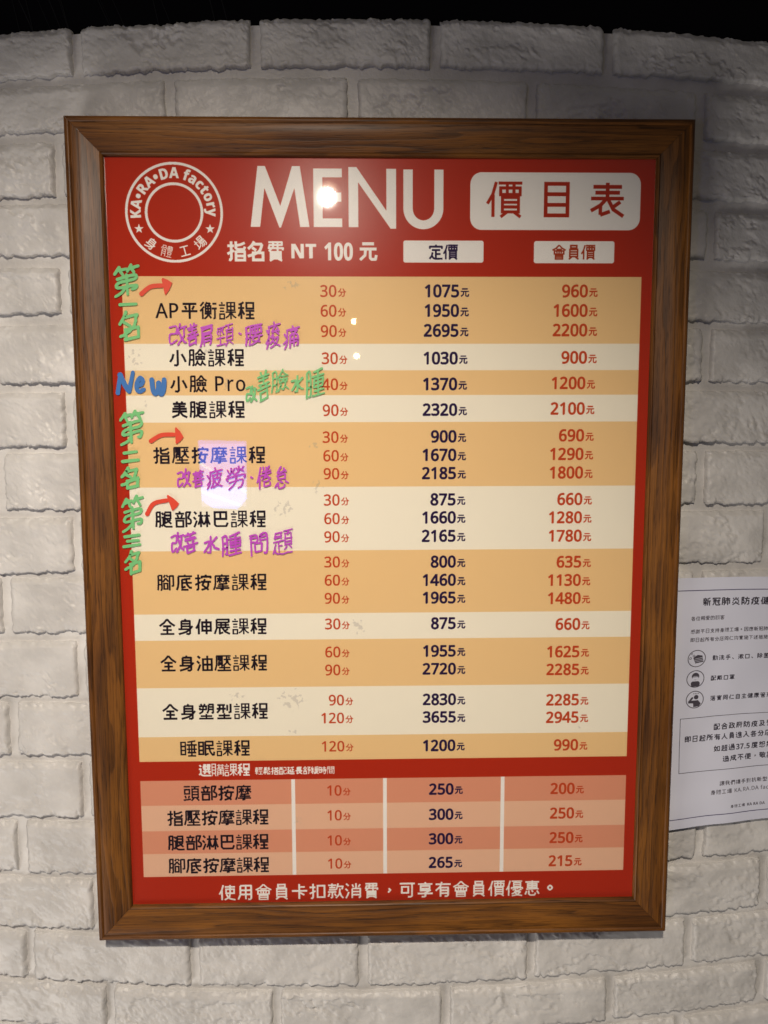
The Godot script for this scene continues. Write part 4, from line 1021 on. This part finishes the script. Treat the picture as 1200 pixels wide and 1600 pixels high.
func handwriting(menu: Node3D) -> void:
	var green := marker(Color(0.17, 0.53, 0.19))
	var magenta := marker(Color(0.50, 0.055, 0.52))
	var blue := marker(Color(0.03, 0.16, 0.46))
	var red := marker(Color(0.72, 0.05, 0.014))
	var g := 0.0037
	note(menu, "handwritten_rank", "green marker writing ranking the first course", green, g, [["第", -0.2971, 0.3173, -0.2674, 0.2837], ["一", -0.2923, 0.2781, -0.2707, 0.2705], ["名", -0.2954, 0.2684, -0.2671, 0.2336]])
	note(menu, "handwritten_rank", "green marker writing ranking the second course", green, g, [["第", -0.2976, 0.1581, -0.2682, 0.1201], ["二", -0.2964, 0.1137, -0.2740, 0.0992], ["名", -0.2992, 0.0957, -0.2729, 0.0687]])
	note(menu, "handwritten_rank", "green marker writing ranking the third course", green, g, [["第", -0.2984, 0.0615, -0.2709, 0.0219], ["三", -0.2978, 0.0183, -0.2752, 0.0020], ["名", -0.2985, 0.0006, -0.2748, -0.0292]])
	note(menu, "handwritten_note", "magenta marker note under the first course", magenta, 0.0022, [["改", -0.2388, 0.2538, -0.2183, 0.2294], ["善", -0.2190, 0.2538, -0.2048, 0.2293], ["肩", -0.2049, 0.2524, -0.1878, 0.2286], ["頸", -0.1858, 0.2531, -0.1658, 0.2286], ["·", -0.1625, 0.2469, -0.1556, 0.2384], ["腰", -0.1539, 0.2531, -0.1337, 0.2300], ["痠", -0.1311, 0.2566, -0.1131, 0.2272], ["痛", -0.1113, 0.2511, -0.0917, 0.2265]])
	note(menu, "handwritten_note", "light green marker note beside the second face course", green, 0.0024, [["改", -0.1553, 0.1855, -0.1414, 0.1656], ["善", -0.1421, 0.2011, -0.1255, 0.1691], ["臉", -0.1263, 0.2032, -0.1046, 0.1776], ["水", -0.1043, 0.1968, -0.0880, 0.1776], ["腫", -0.0870, 0.2032, -0.0651, 0.1726]])
	note(menu, "handwritten_note", "magenta marker note about tiredness", magenta, 0.0022, [["改", -0.2346, 0.0918, -0.2179, 0.0707], ["善", -0.2173, 0.0910, -0.2027, 0.0706], ["疲", -0.2007, 0.0931, -0.1817, 0.0698], ["勞", -0.1790, 0.0945, -0.1564, 0.0689], ["·", -0.1524, 0.0864, -0.1460, 0.0776], ["倦", -0.1442, 0.0951, -0.1266, 0.0695], ["怠", -0.1247, 0.0943, -0.1070, 0.0694]])
	note(menu, "handwritten_note", "magenta marker note about swelling", magenta, 0.0024, [["改", -0.2441, 0.0195, -0.2281, -0.0043], ["善", -0.2295, 0.0209, -0.2120, -0.0044], ["水", -0.2071, 0.0163, -0.1879, -0.0052], ["腫", -0.1859, 0.0177, -0.1617, -0.0076], ["問", -0.1552, 0.0190, -0.1309, -0.0071], ["題", -0.1274, 0.0218, -0.1030, -0.0065]])
	note(menu, "handwritten_word", "blue marker word New", blue, 0.0056, [["N", -0.3008, 0.2027, -0.2749, 0.1744], ["e", -0.2797, 0.1977, -0.2641, 0.1758], ["w", -0.2627, 0.1963, -0.2407, 0.1722]], true)
	arrow(menu, red, [Vector2(-0.2667, 0.2857), Vector2(-0.2566, 0.2933), Vector2(-0.2432, 0.2947)], Vector2(-0.2325, 0.2975), Vector2(-0.2429, 0.3030), Vector2(-0.2400, 0.2844))
	arrow(menu, red, [Vector2(-0.2616, 0.1236), Vector2(-0.2499, 0.1301), Vector2(-0.2356, 0.1307)], Vector2(-0.2249, 0.1278), Vector2(-0.2332, 0.1393), Vector2(-0.2330, 0.1200))
	arrow(menu, red, [Vector2(-0.2688, 0.0409), Vector2(-0.2611, 0.0526), Vector2(-0.2450, 0.0565)], Vector2(-0.2322, 0.0525), Vector2(-0.2449, 0.0628), Vector2(-0.2397, 0.0445))


func marker(linear: Color) -> StandardMaterial3D:
	var m := mat(linear, 0.55)
	m.resource_name = "chalk_marker"
	m.vertex_color_use_as_albedo = true
	return m


# strokes of paint, each a raised ribbon with round ends; lies on the front of the glass
func note(menu: Node3D, called: String, label: String, m: Material, width: float, chars: Array, plain := false) -> void:
	var st := SurfaceTool.new()
	st.begin(Mesh.PRIMITIVE_TRIANGLES)
	var layer := 0
	for c in chars:
		var list: Array
		if plain:
			list = []
			for piece in String(MARKER_LETTERS[c[0]]).split(";"):
				var w := piece.strip_edges().split(" ", false)
				var pts := PackedVector2Array()
				for k in range(1, w.size() - 1, 2):
					pts.append(Vector2(w[k].to_float(), w[k + 1].to_float()) / 100.0)
				list.append([curve(pts, 6) if w[0] == "c" else pts, false])
		else:
			list = strokes(c[0])
		var lo := Vector2(c[1] + width * 0.5, c[2] - width * 0.5)
		var hi := Vector2(c[3] - width * 0.5, c[4] + width * 0.5)
		for s in list:
			var pts := PackedVector2Array()
			var wob := Vector2(rng.randf_range(-1, 1), rng.randf_range(-1, 1)) * (0.03 if not plain else 0.0)
			for p in s[0]:
				var j: Vector2 = p + wob + Vector2(rng.randf_range(-1, 1), rng.randf_range(-1, 1)) * (0.026 if not plain else 0.0)
				j.y -= (0.20 * (j.x - 0.5)) if not plain else 0.0       # the writing climbs to the right
				pts.append(Vector2(lerpf(lo.x, hi.x, j.x), lerpf(lo.y, hi.y, j.y)))
			if not plain and pts.size() > 2:
				pts = curve(pts, 4)
			if list.size() > 14:
				ribbon(st, pts, width * 0.76 * rng.randf_range(0.86, 1.08), layer)
			else:
				ribbon(st, pts, width * rng.randf_range(0.88, 1.1), layer)
			layer += 1
	var o := part(called, st.commit(), m, menu)
	o.set_meta("label", label)


func ribbon(st: SurfaceTool, pts: PackedVector2Array, width: float, layer: int) -> void:
	var z := GLASS_Z + 0.00016 + 0.000006 * (layer % 60)
	for k in pts.size() - 1:
		var a := pts[k]
		var b := pts[k + 1]
		var dir := (b - a).angle()
		var r := width * 0.5 * (1.0 if k == 0 else 0.95)
		var rim := PackedVector2Array()
		for s in 7:
			rim.append(b + Vector2.from_angle(dir - PI / 2 + PI * s / 6.0) * r * (0.86 if k == pts.size() - 2 else 0.95))
		for s in 7:
			rim.append(a + Vector2.from_angle(dir + PI / 2 + PI * s / 6.0) * r)
		slab(st, rim, z + 0.000002 * k)


# a convex patch of paint with a small thickness
func slab(st: SurfaceTool, rim: PackedVector2Array, z: float) -> void:
	var tone := rng.randf_range(0.96, 1.04)
	st.set_color(Color(tone, tone, tone))
	var n := rim.size()
	var mid := Vector2.ZERO
	for p in rim:
		mid += p / n
	for k in n:
		var p := rim[k]
		var q := rim[(k + 1) % n]
		st.set_normal(Vector3(0, 0, 1))
		for v in [mid, q, p]:
			st.add_vertex(Vector3(v.x, v.y, z))
		var out := Vector2((q - p).y, -(q - p).x).normalized()
		st.set_normal(Vector3(out.x, out.y, 0.0))
		for v in [Vector3(p.x, p.y, z), Vector3(q.x, q.y, GLASS_Z + 0.00003), Vector3(p.x, p.y, GLASS_Z + 0.00003), Vector3(p.x, p.y, z), Vector3(q.x, q.y, z), Vector3(q.x, q.y, GLASS_Z + 0.00003)]:
			st.add_vertex(v)


func arrow(menu: Node3D, m: Material, body: Array, tip: Vector2, up: Vector2, down: Vector2) -> void:
	var st := SurfaceTool.new()
	st.begin(Mesh.PRIMITIVE_TRIANGLES)
	ribbon(st, curve(PackedVector2Array(body), 6), 0.0052, 0)
	slab(st, PackedVector2Array([down, down.lerp(tip, 0.5) + Vector2(0.0006, -0.0004), tip, up.lerp(tip, 0.5) + Vector2(0.0005, 0.0006), up, up + Vector2(-0.0012, -0.0016), down + Vector2(-0.0012, 0.0012)]), GLASS_Z + 0.00045)
	var o := part("handwritten_arrow", st.commit(), m, menu)
	o.set_meta("label", "red marker arrow pointing right at a course")


# ---------------------------------------------------------------- the paper notice

func notice_print() -> Image:
	var q := 8.0
	var img := Image.create(int(212 * q), int(322 * q), false, Image.FORMAT_RGB8)
	img.fill(Color(0.875, 0.885, 0.945))
	var ink := Color(0.19, 0.17, 0.22)
	var pale := Color(0.30, 0.28, 0.32)
	var rule := Color(0.25, 0.22, 0.38)
	img.fill_rect(Rect2i(int(4 * q), int(15.3 * q), int(204 * q), int(1.1 * q)), rule)
	img.fill_rect(Rect2i(int(4 * q), int(303.6 * q), int(204 * q), int(1.1 * q)), rule)
	run(img, "新冠肺炎防疫健康", 38.2 * q, 30.1 * q, 11.6 * q, 11.75 * q, 0.115, ink)
	run(img, "各位親愛的顧客", 25.0 * q, 50.1 * q, 6.1 * q, 5.95 * q, 0.10, pale)
	run(img, "感謝平日支持身體工場。因應新冠肺炎", 25.2 * q, 66.3 * q, 6.1 * q, 5.96 * q, 0.10, pale)
	run(img, "即日起所有分店同仁均實施下述措施。", 25.2 * q, 77.0 * q, 6.1 * q, 5.96 * q, 0.10, pale)
	run(img, "勤洗手、漱口、除菌消", 53.4 * q, 101.1 * q, 7.5 * q, 7.79 * q, 0.115, ink)
	run(img, "配戴口罩", 53.2 * q, 127.4 * q, 7.4 * q, 7.42 * q, 0.115, ink)
	run(img, "落實同仁自主健康管理", 53.4 * q, 153.4 * q, 7.5 * q, 7.68 * q, 0.115, ink)
	for k in 3:
		var at := Vector2(34.8, [101.0, 127.2, 153.4][k]) * q
		disc(img, at, 11.0 * q, pale)
		disc(img, at, 10.1 * q, Color(0.875, 0.885, 0.945))
		icon(img, k, at, q, pale)
	for e in [[17.7, 176.5, 216.0, 0.7], [17.7, 246.0, 216.0, 0.7], [17.7, 176.5, 0.7, 69.5]]:
		img.fill_rect(Rect2i(int(e[0] * q), int(e[1] * q), maxi(2, int(e[2] * q)), maxi(2, int(e[3] * q))), ink)
	run(img, "配合政府防疫及預", 59.0 * q, 190.8 * q, 9.1 * q, 9.3 * q, 0.115, ink)
	run(img, "即日起所有人員進入各分店", 23.4 * q, 203.8 * q, 9.1 * q, 9.06 * q, 0.115, ink)
	run(img, "如超過", 59.4 * q, 218.6 * q, 9.1 * q, 9.17 * q, 0.115, ink)
	latin(img, "37.5", 87.8 * q, 222.4 * q, 9.6 * q, true, ink, 0.92, 0.2 * q)
	run(img, "度恕無", 106.9 * q, 218.9 * q, 9.1 * q, 9.17 * q, 0.115, ink)
	run(img, "造成不便，敬請", 70.8 * q, 232.7 * q, 9.1 * q, 9.19 * q, 0.115, ink)
	run(img, "讓我們攜手對抗新型冠", 67.8 * q, 264.0 * q, 6.6 * q, 6.65 * q, 0.10, pale)
	run(img, "身體工場", 56.8 * q, 274.6 * q, 6.6 * q, 6.66 * q, 0.10, pale)
	latin(img, "KA.RA.DA factory", 86.0 * q, 277.0 * q, 6.9 * q, false, pale, 1.0, 0.25 * q)
	run(img, "身體工場", 81.4 * q, 294.9 * q, 4.6 * q, 4.7 * q, 0.10, pale)
	latin(img, "KA RA DA", 102.4 * q, 296.7 * q, 5.0 * q, true, pale, 1.0)
	img.resize(img.get_width() / 2, img.get_height() / 2, Image.INTERPOLATE_BILINEAR)
	return img


func icon(img: Image, k: int, at: Vector2, q: float, ink: Color) -> void:
	var paper := Color(0.875, 0.885, 0.945)
	if k == 0:
		for s in 4:
			pen(img, PackedVector2Array([at + Vector2(-4.0 + s * 0.8, -0.2 + s * 1.9) * q, at + Vector2(7.0 + s * 0.5, -2.2 + s * 2.0) * q]), 1.5 * q, false, ink)
		pen(img, PackedVector2Array([at + Vector2(-3.5, 0.0) * q, at + Vector2(1.0, -3.4) * q, at + Vector2(6.5, -2.6) * q]), 2.4 * q, false, ink)
		for b in [[-7.6, -0.6, 1.5], [-3.6, -3.6, 1.5], [-6.4, -6.6, 1.2]]:
			disc(img, at + Vector2(b[0], b[1]) * q, b[2] * q, ink)
			disc(img, at + Vector2(b[0], b[1]) * q, b[2] * q * 0.6, paper)
	elif k == 1:
		disc(img, at + Vector2(0, -3.2) * q, 4.6 * q, ink)
		round_box(img, at + Vector2(-3.7, -3.4) * q, at + Vector2(3.7, 1.0) * q, 1.6 * q, paper)
		pen(img, PackedVector2Array([at + Vector2(-4.4, -2.6) * q, at + Vector2(4.4, -2.6) * q]), 0.7 * q, false, ink)
		round_box(img, at + Vector2(-5.6, 3.0) * q, at + Vector2(5.6, 9.8) * q, 3.0 * q, ink)
	else:
		disc(img, at + Vector2(1.6, -3.0) * q, 2.8 * q, ink)
		fill(img, [PackedVector2Array([at + Vector2(-8.2, 2.0) * q, at + Vector2(-3.4, -3.8) * q, at + Vector2(-1.8, -2.2) * q, at + Vector2(-4.4, 1.2) * q, at + Vector2(4.0, 1.0) * q, at + Vector2(7.6, 5.6) * q, at + Vector2(5.0, 8.8) * q, at + Vector2(-1.6, 9.4) * q, at + Vector2(-2.0, 4.6) * q, at + Vector2(-8.0, 4.2) * q])], ink)
		for s in 4:
			pen(img, PackedVector2Array([at + Vector2(-1.6 + s * 2.0, -8.2) * q, at + Vector2(-1.0 + s * 1.8, -6.8) * q]), 0.7 * q, false, ink)


func build_notice() -> void:
	var m := StandardMaterial3D.new()
	m.resource_name = "printed_paper"
	m.albedo_texture = ImageTexture.create_from_image(notice_print())
	m.roughness = 0.6
	var st := SurfaceTool.new()
	st.begin(Mesh.PRIMITIVE_TRIANGLES)
	st.set_smooth_group(0)
	var nx := 24
	var ny := 36
	var bend := noise_of(5.0, 2, 88)
	# two sides of one sheet, a paper's thickness apart, hung a little loose on the bricks
	for side in 2:
		for j in ny + 1:
			for i in nx + 1:
				var u := i / float(nx)
				var v := j / float(ny)
				var x := u * 0.212
				var y := -v * 0.3150 + 0.0016 * sin(u * 3.0) + v * u * 0.022
				var z := 0.0016 * bend.get_noise_2d(u * 0.5, v * 0.6) + 0.0045 * smoothstep(0.72, 1.0, v) + 0.0012 * sin(v * 9.0)
				st.set_uv(Vector2(u, v * 0.983))
				st.add_vertex(Vector3(x, y, z - 0.00025 * side))
	for side in 2:
		var base := side * (nx + 1) * (ny + 1)
		for j in ny:
			for i in nx:
				var a := base + j * (nx + 1) + i
				for v in ([a, a + 1, a + nx + 1, a + 1, a + nx + 2, a + nx + 1] if side == 0 else [a, a + nx + 1, a + 1, a + 1, a + nx + 1, a + nx + 2]):
					st.add_index(v)
	st.generate_normals()
	var o := MeshInstance3D.new()
	o.name = "paper_notice"
	o.mesh = st.commit()
	o.material_override = m
	o.position = Vector3(0.345, -0.0425, WALL_Z + 0.0065)
	add_child(o, true)
	o.set_meta("label", "white printed paper notice stuck to the bricks beside the wooden frame")
	o.set_meta("category", "notice")
